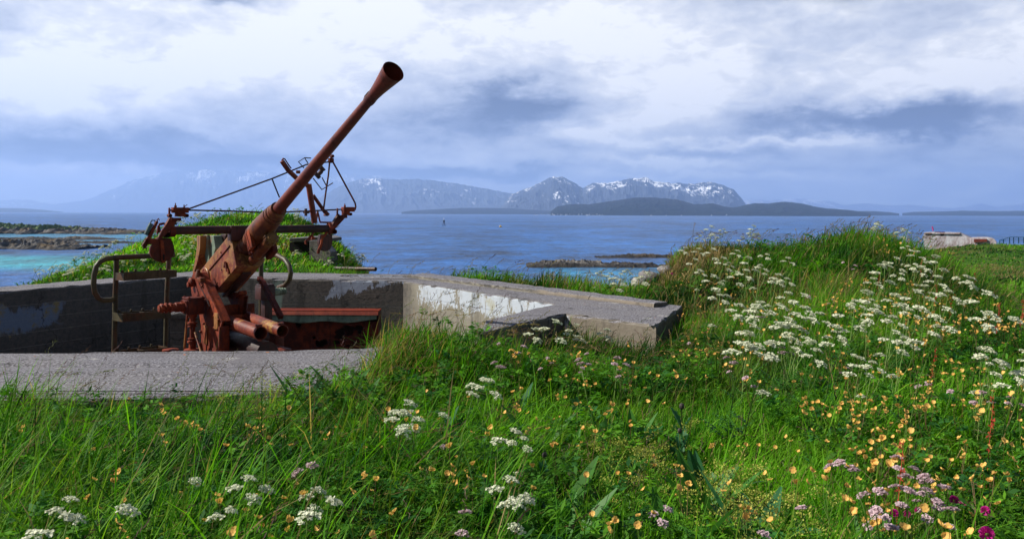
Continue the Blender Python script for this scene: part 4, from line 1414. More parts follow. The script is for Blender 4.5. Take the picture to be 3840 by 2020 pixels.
mb.obox(Fp(635, 793, pb + .03), (ds_, GA, GZ), (0.008, 0.012, 0.038), 0.003)
mb.tube([Fp(632, 788, pb + .03), Fp(650, 789, pb + .03)], 0.009, 8)
mb.lathe(Fp(633, 808, pb) + GA * 0.05, -GA, [(0, 0.018), (0.06, 0.018), (0.061, 0)], 10)
mb.lathe(Fp(695, 808, pb) + GA * 0.05, -GA, [(0, 0.02), (0.06, 0.02), (0.061, 0)], 10)
mb.obox(Fp(690, 804, pb + .02), (ds_, GA, GZ), (0.02, 0.015, 0.012), 0.004)
mb.build('sight_carriage', M_ORANGE, gun)
mb = MB()
mb.prism([Fp(a, b, pb + .04) for a, b in [(601, 900), (612, 900), (619, 945), (620, 985), (607, 985), (604, 945)]], -GA * 0.012)
mb.build('slotted_lever', M_ORANGE, gun)
mb = MB()
mb.obox(Fp(614, 964, pb + .045), (ds_, GA, GZ), (0.006, 0.008, 0.03))
mb.build('slot_shade', M_BLACK, gun)  # black box painted in for the shade of the slot
mb = MB()
mb.prism([Fp(a, b, pb + .02) for a, b in [(536, 915), (560, 880), (586, 829), (594, 834), (570, 885), (562, 905), (546, 925), (538, 926)]], -GA * 0.03)
mb.lathe(Fp(541, 918, pb) + GA * .03, -GA, [(0, 0.022), (0.04, 0.022), (0.041, 0)], 10)
mb.tube([Fp(541, 918, pb), Fp(541, 932, pb)], 0.018, 8)
mb.obox(Fp(563, 905, pb), (ds_, GA, GZ), (0.05, 0.02, 0.03), 0.008)
mb.tube([Fp(591, 834, pb), Fp(589, 824, pb), Fp(594, 819, pb), (Fp(597, 826, pb))], 0.006, 6)
mb.prism([Fp(a, b, pb - .02) for a, b in [(588, 880), (592, 846), (598, 842), (604, 866)]], -GA * 0.02)
mb.tube([Fp(596, 842, pb - .03), Fp(612, 838, pb - .03), Fp(626, 842, pb - .03)], 0.012, 8)
mb.lathe(Fp(622, 880, pb) + GA * .05, -GA, [(0, 0.03), (0.1, 0.03), (0.101, 0)], 12)
mb.lathe(Fp(640, 868, pb) + GA * .02, ds_, [(-.02, 0.0), (-.02, 0.055), (0.03, 0.055), (0.03, 0.04)], 18)
mb.build('foresight_arm', M_RUST, gun)
mb = MB()
mb.tube([Fp(547, 880, pb - .02), Fp(567, 838, pb - .02)], 0.022, 10)
mb.tube([Fp(563, 836, pb - .02), Fp(570, 826, pb - .02), Fp(580, 826, pb - .02), Fp(584, 836, pb - .02), Fp(577, 850, pb - .02), Fp(553, 880, pb - .02), Fp(545, 870, pb - .02)], 0.006, 6)
mb.build('sight_tube', M_TEAL, gun)

# far sight unit
mb = MB()
dc = Fp(1222, 905, pb)
disc = [dc + (math.cos(math.radians(a)) * ds_ * 0.085 + math.sin(math.radians(a)) * GZ * 0.115) for a in range(180, 361, 12)]
disc += [dc + ds_ * 0.08 + GZ * 0.08, dc - ds_ * 0.07 + GZ * 0.08]
mb.prism([q + GA * 0.0 for q in disc], -GA * 0.05)
mb.build('elevation_quadrant', M_DARK, gun)
mb = MB()
mb.prism([Fp(a, b, pb + .05) for a, b in [(1232, 866), (1268, 806), (1298, 812), (1290, 822), (1252, 864), (1240, 880)]], -GA * 0.05)
mb.obox(Fp(1283, 812, pb + .03), (ds_, GA, GZ), (0.045, 0.045, 0.018), 0.005)
mb.build('sight_arm', M_RUST, gun)
mb = MB()
c_ = Fp(1305, 785, pb + .03)
mb.obox(c_, (ds_, GA, GZ), (0.072, 0.035, 0.028), 0.004)
mb.obox(c_ - GZ * 0.045 - ds_ * .03, (ds_, GA, GZ), (0.04, 0.03, 0.022), 0.006)
mb.lathe(Fp(1293, 776, pb + .03), GZ, [(0, 0.012), (0.02, 0.012), (0.022, 0.006), (0.04, 0.005), (0.041, 0)], 8)
mb.obox(Fp(1265, 792, pb + .03), (ds_, GA, GZ), (0.007, 0.012, 0.035), 0.003)
mb.tube([Fp(1262, 805, pb + .03), Fp(1272, 806, pb + .03)], 0.012, 8)
mb.lathe(Fp(1310, 803, pb) + GA * 0.04, -GA, [(0, 0.018), (0.06, 0.018), (0.061, 0)], 10)
mb.build('sight_carriage', M_ORANGE, gun)
mb = MB()
mb.prism([Fp(a, b, pb + .06) for a, b in [(1206, 880), (1214, 884), (1210, 915), (1197, 952), (1190, 950), (1190, 940), (1203, 912)]], -GA * 0.012)
mb.prism([Fp(a, b, pb + .06) for a, b in [(1175, 872), (1180, 872), (1160, 900), (1150, 905), (1146, 914), (1145, 902)]], -GA * 0.012)
mb.prism([Fp(a, b, pb + .06) for a, b in [(1145, 902), (1150, 903), (1153, 918), (1146, 915)]], -GA * 0.02)
mb.prism([Fp(a, b, pb + .03) for a, b in [(1171, 880), (1184, 894), (1168, 900)]], -GA * 0.02)
mb.prism([Fp(a, b, pb + .05) for a, b in [(1214, 892), (1232, 872), (1226, 868), (1212, 884)]], -GA * 0.02)
mb.lathe(Fp(1247, 868, pb) + GA * .06, -GA, [(0, 0.028), (0.1, 0.028), (0.101, 0)], 12)
mb.lathe(Fp(1236, 853, pb), ds_, [(-.02, 0.0), (-.02, 0.055), (0.03, 0.055), (0.03, 0.04)], 18)
mb.tube([Fp(1200, 833, pb - .03), Fp(1225, 834, pb - .03), Fp(1244, 834, pb - .03)], 0.010, 8)
mb.build('crank_lever', M_ORANGE, gun)
mb = MB()
mb.tube([Fp(1180, 836, pb), Fp(1168, 760, pb), Fp(1157, 690, pb)], 0.033, 20)
mb.tube([Fp(1183, 838, pb - .02), Fp(1192, 790, pb - .02), Fp(1203, 836, pb - .02)][:2], 0.012, 8)
mb.tube([Fp(1192, 795, pb - .03), Fp(1200, 832, pb - .03)], 0.010, 8)
mb.build('sight_mast', M_TUBE, gun)
mb = MB()
mb.tube([Fp(1174, 732, pb - .05), Fp(1220, 798, pb - .05)], 0.021, 14)
mb.obox(Fp(1225, 800, pb - .05), (unit(ds_ - GZ), GA, unit(ds_ + GZ)), (0.03, 0.02, 0.018), 0.005)
mb.lathe(Fp(1224, 806, pb - .03), -GA, [(0, 0.012), (0.05, 0.012), (0.051, 0)], 8)
mb.build('brace', M_TUBE, gun)
mb = MB()
mb.tube([Fp(1057, 604, pb), Fp(1082, 640, pb), Fp(1112, 668, pb), Fp(1160, 700, pb)], 0.027, 14)
mb.tube([Fp(1060, 594, pb), Fp(1068, 596, pb), Fp(1082, 618, pb), Fp(1092, 632, pb)], 0.007, 6)
mb.tube([Fp(1056, 602, pb), Fp(1064, 594, pb)], 0.007, 6)
mb.obox(Fp(1118, 645, pb + .02), (ds_, GA, GZ), (0.022, 0.015, 0.018), 0.005)
mb.build('sighting_arm', M_TUBE, gun)
mb = MB()
for pts in ([(1155, 612), (1142, 592), (1119, 607), (1140, 630)], [(1142, 592), (1166, 593)], [(1208, 666), (1224, 697)], [(1174, 668), (1207, 711), (1248, 686)]):
    mb.tube([Fp(a, b, pb - .02) for a, b in pts], 0.0065, 6)
mb.obox(Fp(1198, 650, pb), (unit(ds_ + GZ), GA, unit(ds_ - GZ)), (0.04, 0.02, 0.022), 0.008)
mb.obox(Fp(1190, 658, pb), (unit(ds_ + GZ), GA, unit(ds_ - GZ)), (0.02, 0.02, 0.04), 0.008)
mb.obox(Fp(1206, 632, pb), (unit(ds_ + .6 * GZ), GA, unit(ds_ - GZ)), (0.025, 0.02, 0.04), 0.012)
mb.build('wire_sight_frame', M_DARK, gun)
mb = MB()
mb.lathe(Fp(1149, 795, pb) + GA * .05, -GA, [(0, 0.0), (0, 0.018), (0.1, 0.018), (0.1, 0)], 12)
mb.tube([Fp(1147, 782, pb + .05), Fp(1147, 810, pb + .05)], 0.016, 10)
mb.build('grip', M_DARK, gun)

# loading guides behind the box
for polyp, r0, th, mat in (([(738, 884), (751, 883), (750, 930), (742, 975), (731, 1010), (726, 1035), (722, 1020), (733, 960), (738, 925)], -0.12, 0.16, M_BOXR),
                           ([(762, 882), (776, 880), (778, 925), (786, 985), (775, 1000), (766, 950)], -0.05, 0.03, M_GREEN),
                           ([(781, 882), (800, 884), (808, 930), (800, 960), (786, 985), (778, 925)], -0.02, 0.10, M_GREEN),
                           ([(806, 884), (809, 884), (812, 925), (808, 930)], 0.06, 0.04, M_ORANGE),
                           ([(814, 884), (830, 878), (848, 878), (842, 900), (822, 930), (812, 925)], 0.09, 0.05, M_DARK)):
    mb = MB()
    mb.prism([Gp(a, b, r0) for a, b in polyp], GS * th)
    mb.build('loading_guide', mat, gun, smooth=30, bevel=0.004)

# guard rails with round-trays on the near side
rA, rB = P(427, 966, 8.98), P(648, 955, 9.59)
dr = unit(rB - rA)
np_ = unit(np.cross(dr, GZ))          # points towards the camera side?
if np_[1] > 0: np_ = -np_


def Rp(px, py, off=0.0):
    o = np.array([0, 0, CAMZ]); d = ray(px, py); q = rA + np_ * off
    return o + d * (np.dot(q - o, np_) / np.dot(d, np_))


mb = MB()
mb.tube([Rp(648, 955), Rp(427, 966), Rp(398, 970), Rp(375, 981), Rp(360, 1000), Rp(353, 1030), Rp(351, 1065), Rp(356, 1096), Rp(368, 1117), Rp(385, 1126), Rp(410, 1125), Rp(431, 1122)], 0.029, 16)
mb.lathe(Rp(648, 955) - dr * 0.02, dr, [(0, 0.036), (0.03, 0.036), (0.031, 0)], 14)
hr = mb.build('hand_rail', M_OLIVE, gun)
for xs in (((437, 975), (433, 1100), (426, 1420)), ((634, 962), (626, 1100), (619, 1420))):
    mb = MB()
    mb.tube([Rp(*q) for q in xs], 0.029, 14)
    mb.build('rail_post', M_OLIVE, gun)


def tray(x0_, y0_, x1_, y1_, h, dep, mat=M_OLIVE):
    """open trough between two posts: x0,y0 top left of its front lip"""
    a = Rp(x0_, y0_, 0.04 + dep); b = Rp(x1_, y1_, 0.04 + dep)
    d_ = unit(b - a); L = np.linalg.norm(b - a)
    up_ = GZ; bk = -np_
    mb = MB()
    mb.obox((a + b) / 2 - up_ * h / 2, (d_, up_, bk), (L / 2, h / 2, 0.004))
    mb.obox((a + b) / 2 - up_ * h / 2 + bk * dep, (d_, up_, bk), (L / 2, h / 2, 0.004))
    mb.obox((a + b) / 2 - up_ * (h - .004) + bk * dep / 2, (d_, up_, bk), (L / 2, 0.004, dep / 2))
    for f_ in (0.0, 0.52, 1.0):
        mb.obox(a + d_ * L * f_ - up_ * h * .5 + bk * dep / 2, (bk, up_, d_), (dep / 2, h * (.5 if f_ in (0.0, 1.0) else .4), 0.004))
    for f_ in (0.12, 0.36, 0.60, 0.85):
        mb.obox(a + d_ * L * f_ + up_ * 0.012 + bk * dep, (d_, up_, bk), (0.012, 0.014, 0.008), 0.003)
    return mb.build('round_tray', mat, gun)


tray(466, 1024, 662, 1012, 0.085, 0.17)
tray(461, 1176, 640, 1163, 0.09, 0.19)
tray(455, 1322, 628, 1300, 0.09, 0.19)
mb = MB()
q = Rp(545, 1300, -0.12) + np_ * 0.5
mb.lathe(q, GZ, [(-0.9, 0.03), (-0.03, 0.03), (-0.02, 0.06), (0, 0.09), (0.02, 0.09), (0.03, 0.04), (0.032, 0)], 18)
mb.build('seat_post', M_ORANGE, gun)

# far-side rail
def Qp(px, py): return Gp(px, py, 0.95)
mb = MB()
mb.tube([Qp(985, 957), Qp(1012, 953), Qp(1040, 957), Qp(1068, 973), Qp(1085, 997), Qp(1091, 1022), Qp(1086, 1048), Qp(1070, 1068), Qp(1045, 1078)], 0.030, 16)
mb.build('hand_rail', M_OLIVE, gun)
mb = MB()
mb.tube([Qp(979, 965), Qp(979, 1100), Qp(979, 1330)], 0.03, 14)
mb.build('rail_post', M_OLIVE, gun)
mb = MB()
plc = GT + GS * 0.0 + GA * 0.1; plc[2] = -0.66
mb.obox(plc, (GA, GS, GZ), (0.75, 1.05, 0.012), 0.004)
mb.build('platform', M_RUST, gun)
# ------------------------------------------------------------------ bunker in the left mound
def gz(x, y): return float(ground_z(np.array([x]), np.array([y]))[0])


bk = empty('concrete_bunker', tuple(P(1190, 960, 15.2)), 'small grey concrete bunker wall with a dark doorway set into the left grass mound', 'bunker')
mb = MB()
# roof slab edge showing above the turf
a, b = P(1085, 893, 15.6), P(1222, 893, 15.3)
mb.prism([P(1085, 893, 15.6), P(1196, 888, 15.3), P(1222, 896, 15.3), P(1222, 908, 15.3), P(1085, 906, 15.6)], (0.05, 1.2, 0))
mb.build('roof_slab', M_CON, bk, bevel=0.01)
mb = MB()
mb.prism([P(1160, 902, 15.2), P(1196, 900, 15.2), P(1240, 945, 15.0), P(1242, 1000, 15.0), P(1160, 1010, 15.2)], (0.05, 0.35, 0))
mb.build('wing_wall', M_CON, bk, bevel=0.01)
mb = MB()
mb.prism([P(1085, 908, 15.7), P(1165, 908, 15.6), P(1165, 1005, 15.6), P(1085, 980, 15.7)], (0.02, 0.4, 0))
mb.build('doorway', M_BLACK, bk)  # solid black block stands for the shade in the opening

# rusty pipe end lying at the foot of the mound
mb = MB()
a, b = P(1318, 1007, 14.0), P(1409, 1009, 13.7)
dv = unit(b - a); L = np.linalg.norm(b - a)
mb.lathe(a - dv * 0.4, dv, [(0, 0.036), (L + .4, 0.036), (L + .4, 0.028), (L, 0.028), (L - .01, 0.0)], 14)
pp = mb.build('rusty_pipe', M_DARK)
tag(pp, 'short rusty pipe lying in the grass behind the pit wall', 'pipe')

# ------------------------------------------------------------------ boulder by the cliff edge
def rock(name, c, sx, sy, sz, seed, mat, label, cat, group=None, nu=28, nv=18):
    V = []
    for j in range(nv + 1):
        ph = math.pi * j / nv
        for i in range(nu):
            th = 2 * math.pi * i / nu
            d = np.array([math.sin(ph) * math.cos(th), math.sin(ph) * math.sin(th), math.cos(ph)])
            k = 0.72 + 0.5 * float(fbm(np.array([d[0] * 1.3 + d[2] * .8 + seed]), np.array([d[1] * 1.3 - d[2] * .6 + seed]), 4, seed, ridged=True)[0])
            V.append(np.array(c) + d * np.array([sx, sy, sz]) * k)
    F = []
    for j in range(nv):
        for i in range(nu):
            F.append((j * nu + i, (j + 1) * nu + i, (j + 1) * nu + (i + 1) % nu, j * nu + (i + 1) % nu))
    o = mesh_from(name, V, F, mat, None, smooth=45, loc=c)
    return tag(o, label, cat, group)


m_, t, out = material('pale_boulder')
geo = t.n('ShaderNodeNewGeometry'); p_ = geo.outputs['Position']
c_ = t.ramp(t.noise(p_, 5.0, 6.0, 0.7), [(0.3, (0.05, 0.045, 0.04)), (0.5, (0.20, 0.185, 0.18)), (0.7, (0.42, 0.40, 0.40))])
principled(t, out, c_, 0.9, t.noise(p_, 12.0, 5.0, 0.7), 0.8, 0.05)
M_BOULD = m_
c = P(2440, 1050, 11.2); rock('boulder', c, .2, .24, .15, 4, M_BOULD, 'pale lichened boulder at the cliff edge left of the right mound', 'boulder')
c = P(2500, 1012, 11.6); rock('boulder', c, .13, .16, .07, 9, M_BOULD, 'small pinkish rock just right of the pale boulder at the cliff edge', 'boulder')
c = P(2405, 1065, 10.9); rock('boulder', c, .15, .15, .12, 14, M_BOULD, 'small grey rock half in the grass left of the pale boulder', 'boulder')

# ------------------------------------------------------------------ far right: bunkers, fence
m_, t, out = material('streaked_concrete')
geo = t.n('ShaderNodeNewGeometry'); p_ = geo.outputs['Position']
x, y, z = t.sep(p_)
sn = t.noise(t.comb(x, y, t.m('MULTIPLY', z, 0.5)), 0.9, 6.0, 0.72)
c_ = t.ramp(sn, [(0.34, (0.16, 0.10, 0.08)), (0.45, (0.28, 0.235, 0.25)), (0.56, (0.40, 0.38, 0.41)), (0.67, (0.60, 0.65, 0.69))])
principled(t, out, c_, 0.9, t.noise(p_, 2.0, 5.0, 0.7), 0.8, 0.15)
M_FARC = m_
YB = 118.0


def sill(px, py, Y): return P(px, py, Y)


fb = empty('gun_bunker', tuple(P(3545, 908, YB)), 'large streaked pale concrete bunker with sloping roof on the far right headland', 'bunker')
mb = MB()
zb = -6.0
def down(p, z): return np.array([p[0], p[1], z])
top = [(3464, 874), (3490, 872), (3560, 873), (3600, 875), (3622, 885), (3650, 897), (3668, 905)]
def YF(a): return YB - 5.0 * (a - 3464) / 204.0
front = [P(a, b, YF(a)) for a, b in top]
mb.prism(front + [down(front[-1], zb), down(front[0], zb)], (3.5, 6.0, 0))
mb.build('wall', M_FARC, fb, bevel=0.05)
mb = MB()
mb.prism([P(3464, 873, YB - .2), P(3600, 874, YF(3600) - .2), P(3598, 877, YF(3600) - .2), P(3464, 876, YB - .2)], (3.4, 5.8, 0))
mb.build('roof_edge', M_FARC, fb)
mb = MB()
mb.prism([P(3505, 870, YF(3505) + .4), P(3542, 870, YF(3542) + .4), P(3542, 872.5, YF(3542) + .4), P(3505, 872.5, YF(3505) + .4)], (1.0, 1.7, 0))
mb.build('roof_plate', M_RUST, fb)
mb = MB()
mb.obox(P(3534, 880, YF(3534) - .02), ((.85, -.53, 0), (.53, .85, 0), (0, 0, 1)), (0.25, 0.05, 0.13))
mb.build('embrasure_shade', M_BLACK, fb)  # black box on the wall stands for the opening's shade
fb2 = empty('gun_bunker', tuple(P(3690, 905, 112)), 'smaller low concrete bunker with a brown front between the large bunker and the fence', 'bunker')
mb = MB()
front = [P(a, b, 112 - 2.5 * (a - 3640) / 97) for a, b in [(3640, 895), (3655, 892), (3680, 891), (3715, 891), (3725, 893), (3737, 904)]]
mb.prism(front + [down(front[-1], zb), down(front[0], zb)], (2.0, 4.0, 0))
mb.build('wall', M_FARC, fb2, bevel=0.04)
mb = MB()
mb.prism([P(3652, 896, 111.6), P(3700, 896, 110.4), P(3700, 906, 110.4), P(3652, 908, 111.6)], (-.1, -0.25, 0))
mb.build('front_panel', M_RUST, fb2)
m_, t, out = material('blue_green_fence_paint')
principled(t, out, (0.015, 0.09, 0.13), 0.5)
M_FENCE = m_
fe = empty('railing', tuple(P(3790, 905, 100)), 'dark blue-green steel railing at the right edge of the far headland', 'railing')
pts = [(3749, 900, 907), (3763, 897, 906), (3786, 889, 905), (3801, 889, 905), (3820, 889, 905), (3839, 889, 905), (3858, 889, 905), (3880, 889, 905)]
for (a, b, c) in pts:
    mb = MB()
    q0, q1 = P(a, b, 100), P(a, c + 8, 100)
    mb.tube([q0, q1], 0.05, 6)
    mb.build('post', M_FENCE, fe)
mb = MB()
mb.tube([P(a, b, 100) for a, b, c in pts], 0.035, 6)
mb.tube([P(a, (b * .6 + c * .4), 100) for a, b, c in pts], 0.015, 5)
mb.tube([P(a, (b * .25 + c * .75), 100) for a, b, c in pts], 0.015, 5)
mb.build('rail', M_FENCE, fe)

# ------------------------------------------------------------------ sea marks
m_, t, out = material('magenta_paint'); principled(t, out, (0.75, 0.03, 0.16), 0.6); M_MAG = m_
m_, t, out = material('marker_black'); principled(t, out, (0.02, 0.02, 0.025), 0.6); M_MB = m_
m_, t, out = material('marker_white'); principled(t, out, (0.8, 0.8, 0.8), 0.5); M_MW = m_
m_, t, out = material('buoy_yellow'); principled(t, out, (0.8, 0.5, 0.05), 0.5); M_YL = m_
sm = empty('sea_marker', tuple(P(3498, 862, 560)), 'slim bright pink spar buoy leaning in the sea above the far right bunker', 'sea marker')
mb = MB()
b0 = np.array([P(3500, 862, 600)[0], 600.0, SEA - .5])
tp = P(3496, 849, 600)
mb.tube([b0, tp], 0.45, 8)
mb.build('spar', M_MAG, sm)
R_ = (CAMZ - SEA) * FP / (846 - 797.5)
bx_ = (1665 - 1920) / FP * R_
bc = empty('beacon', (bx_, R_, SEA), 'small black and white beacon on tripod legs standing in the sea', 'beacon')
for sx, sy in ((-1, -.5), (1, -.5), (0, .9)):
    mb = MB(); mb.tube([np.array([bx_ + sx * 1.6, R_ + sy * 1.6, SEA - 1]), np.array([bx_ + sx * 0.3, R_ + sy * .3, SEA + 4.2])], 0.22, 6); mb.build('leg', M_MB, bc)
mb = MB(); mb.lathe(np.array([bx_, R_, SEA + 4.0]), GZ, [(0, 0), (0, .9), (1.0, .9), (1.2, .3), (1.6, .3)], 12); mb.build('platform', M_MB, bc)
mb = MB(); mb.lathe(np.array([bx_, R_, SEA + 5.4]), GZ, [(0, .35), (1.7, .35), (1.9, .1), (1.91, 0)], 12); mb.build('top_mark', M_MW, bc)
R_ = (CAMZ - SEA) * FP / (851 - 798); bx_ = (1877 - 1920) / FP * R_
mb = MB()
mb.lathe(np.array([bx_, R_, SEA - .6]), GZ, [(0, .5), (.7, 1.1), (1.3, 1.2), (1.5, .9), (1.6, .35), (2.2, .3), (2.25, 0)], 16)
tag(mb.build('buoy', M_YL), 'small yellow buoy floating near the middle of the sea', 'buoy')

# far village: little white houses along the far shore
m_, t, out = material('house_white'); principled(t, out, (0.6, 0.6, 0.58), 0.8); M_HW = m_
m_, t, out = material('house_roof'); principled(t, out, (0.12, 0.09, 0.085), 0.8); M_HR = m_
V = [(-6, -4, 0), (6, -4, 0), (6, 4, 0), (-6, 4, 0), (-6, -4, 9), (6, -4, 9), (6, 4, 9), (-6, 4, 9), (-6, 0, 14), (6, 0, 14)]
F = [(0, 1, 5, 4), (1, 2, 6, 5), (2, 3, 7, 6), (3, 0, 4, 7), (4, 5, 9, 8), (6, 7, 8, 9), (5, 6, 9), (7, 4, 8)]
me = bpy.data.meshes.new('house'); me.from_pydata(V, [], F); me.materials.append(M_HW); me.materials.append(M_HR)
for i in (4, 5): me.polygons[i].material_index = 1
r_ = np.random.default_rng(12)
for k in range(34):
    px = 1340 * S25 + (1560 - 1340) * S25 * (k + r_.random()) / 34 * 1.0
    if k > 27: px = (1600 + (k - 27) * 38) * S25
    Rr = 4430 + r_.random() * 40
    hb = SEA + 1 + r_.random() * 7
    o = bpy.data.objects.new('house', me)
    COL.objects.link(o)
    o.location = ((px - 1920) / FP * Rr, Rr, hb - 4)
    o.rotation_euler = (0, 0, r_.random() * 3)
    s_ = 0.28 + r_.random() * 0.35
    o.scale = (s_, s_, s_)
    tag(o, 'tiny white house of the village along the far shore', 'house', 'white houses of the far village')
# ------------------------------------------------------------------ vegetation
SLAB_POLYS = [np.array(PIT_IN + FRONT_OUT), np.array(WALL_IN + WALL_OUT)]
PIT_POLY = np.array(PIT_IN[::-1] + [(-7.5, 5.75), (-7.2, 8.0)] + WALL_IN[1:] + [(-0.6, 6.5)])


def blocked(x, y, z=None, margin=0.0):
    b = np.zeros(np.shape(x), bool)
    for p_ in SLAB_POLYS:
        b |= in_poly(x, y, p_)
    if z is not None:
        b &= z < 0.19
    b |= in_poly(x, y, MASK_POLY)
    return b


def scatter(n, y0, y1, umin=-0.78, umax=0.78, power=1.0, seed=0):
    """random ground points between two distances; power 1 = even over the area"""
    r = np.random.default_rng(seed)
    k = 1 + power
    y = (r.random(n) * (y1 ** k - y0 ** k) + y0 ** k) ** (1 / k)
    x = (umin + (umax - umin) * r.random(n)) * y
    z = ground_z(x, y)
    ok = ~blocked(x, y, z) & (z > SEA + 1.5)
    return x[ok], y[ok], z[ok], r


def foliage_material(name, transl=0.35, rough=0.55, spec=0.25):
    m_, t, out = material(name)
    at = t.n('ShaderNodeAttribute', attribute_name='tint')
    b = t.n('ShaderNodeBsdfPrincipled')
    t.put(b.inputs['Base Color'], at.outputs['Color'])
    b.inputs['Roughness'].default_value = rough
    b.inputs['Specular IOR Level'].default_value = spec
    tr = t.n('ShaderNodeBsdfTranslucent')
    c2 = t.mix(1.0, at.outputs['Color'], (1.25, 1.35, 0.55), 'MULTIPLY')
    t.put(tr.inputs['Color'], c2)
    mx = t.n('ShaderNodeMixShader')
    mx.inputs[0].default_value = transl
    t.link(b.outputs[0], mx.inputs[1]); t.link(tr.outputs[0], mx.inputs[2])
    t.link(mx.outputs[0], out.inputs['Surface'])
    return m_


M_GRASS = foliage_material('grass_blades', 0.42, 0.6, 0.10)
M_LEAF = foliage_material('herb_leaves', 0.35, 0.65, 0.10)


def tint_mesh(name, V, F, T, mat):
    o = mesh_from(name, V, F, mat)
    at = o.data.attributes.new('tint', 'FLOAT_COLOR', 'POINT')
    c = np.concatenate([T, np.ones((len(T), 1))], 1).astype(np.float32)
    at.data.foreach_set('color', c.ravel())
    return o


def make_blades(x, y, z, L, W, az, lean, curve, C, r):
    """flat tapering blades, 7 vertices each"""
    n = len(x)
    d = np.stack([np.cos(az), np.sin(az), np.zeros(n)], 1)          # lean direction
    fa = az + math.pi / 2 + r.normal(0, 0.7, n)
    s = np.stack([np.cos(fa), np.sin(fa), np.zeros(n)], 1)          # width direction
    base = np.stack([x, y, z - 0.015], 1)
    V = np.empty((n, 7, 3))
    for i, (t_, w_) in enumerate(((0.0, 1.0), (0.38, 0.95), (0.74, 0.6))):
        th = lean + curve * t_
        off = d * (L * t_ * np.sin(th))[:, None]
        up = (L * t_ * np.cos(th))
        c = base + off; c[:, 2] += up
        V[:, 2 * i] = c - s * (W * w_ / 2)[:, None]
        V[:, 2 * i + 1] = c + s * (W * w_ / 2)[:, None]
    th = lean + curve
    c = base + d * (L * np.sin(th))[:, None]; c[:, 2] += L * np.cos(th)
    V[:, 6] = c
    b = (np.arange(n) * 7)[:, None]
    F = np.concatenate([b + np.array([0, 1, 3]), b + np.array([0, 3, 2]), b + np.array([2, 3, 5]), b + np.array([2, 5, 4]), b + np.array([4, 5, 6])], 1).reshape(-1, 3)
    T = np.repeat(C, 7, axis=0)
    return V.reshape(-1, 3), F, T


G_DARK = np.array([0.006, 0.040, 0.003]); G_MID = np.array([0.034, 0.145, 0.007]); G_BRIGHT = np.array([0.115, 0.300, 0.012])  # deep, middle and bright greens, mixed by clump noise and at random
G_YEL = np.array([0.24, 0.29, 0.04]); G_DRY = np.array([0.30, 0.22, 0.10]); G_BLUE = np.array([0.018, 0.095, 0.022])


def grass_color(x, y, r, dry=None):
    n = len(x)
    a = fbm(x * 0.9, y * 0.9, 3, 101); b = fbm(x * 2.6 + 4, y * 2.6, 2, 102)
    f = np.clip((a - 0.5) * 2.6 + 0.5 + r.normal(0, 0.28, n), 0, 1)[:, None]
    C = np.where(f < 0.5, G_DARK + (G_MID - G_DARK) * f * 2, G_MID + (G_BRIGHT - G_MID) * (f - 0.5) * 2)
    q = (np.clip((b - 0.52) * 4, 0, 1) * 0.55 * r.random(n))[:, None]
    C = C * (1 - q) + G_YEL * q
    if dry is not None:
        m_ = (r.random(n) < dry)[:, None]
        C = np.where(m_, G_DRY * (0.5 + 0.8 * r.random(n))[:, None], C)
    return C * (0.75 + 0.5 * r.random(n))[:, None]


def dryness(x, y):
    """how much straw there is: beside the concrete, on the plateau edge of the right mound, foot of slab"""
    d = np.full(np.shape(x), 0.04)
    d = d + 0.45 * np.exp(-(((x + 0.9) / 0.45) ** 2 + ((y - 5.3) / 0.8) ** 2))
    d = d + 0.45 * np.exp(-(((x - 2.4) / 0.7) ** 2 + ((y - 11.3) / 1.0) ** 2))
    d = d + 0.30 * np.exp(-(((x - 1.2) / 1.2) ** 2 + ((y - 10.6) / 0.8) ** 2))
    d = d + 0.22 * np.clip(fbm(x * 0.8 + 31, y * 0.8, 3, 55) - 0.52, 0, 1) * 6 * (y > 7.5)
    d = d + 0.12 * (x > 2.5) * (y > 11)
    return np.clip(d, 0, 0.8)


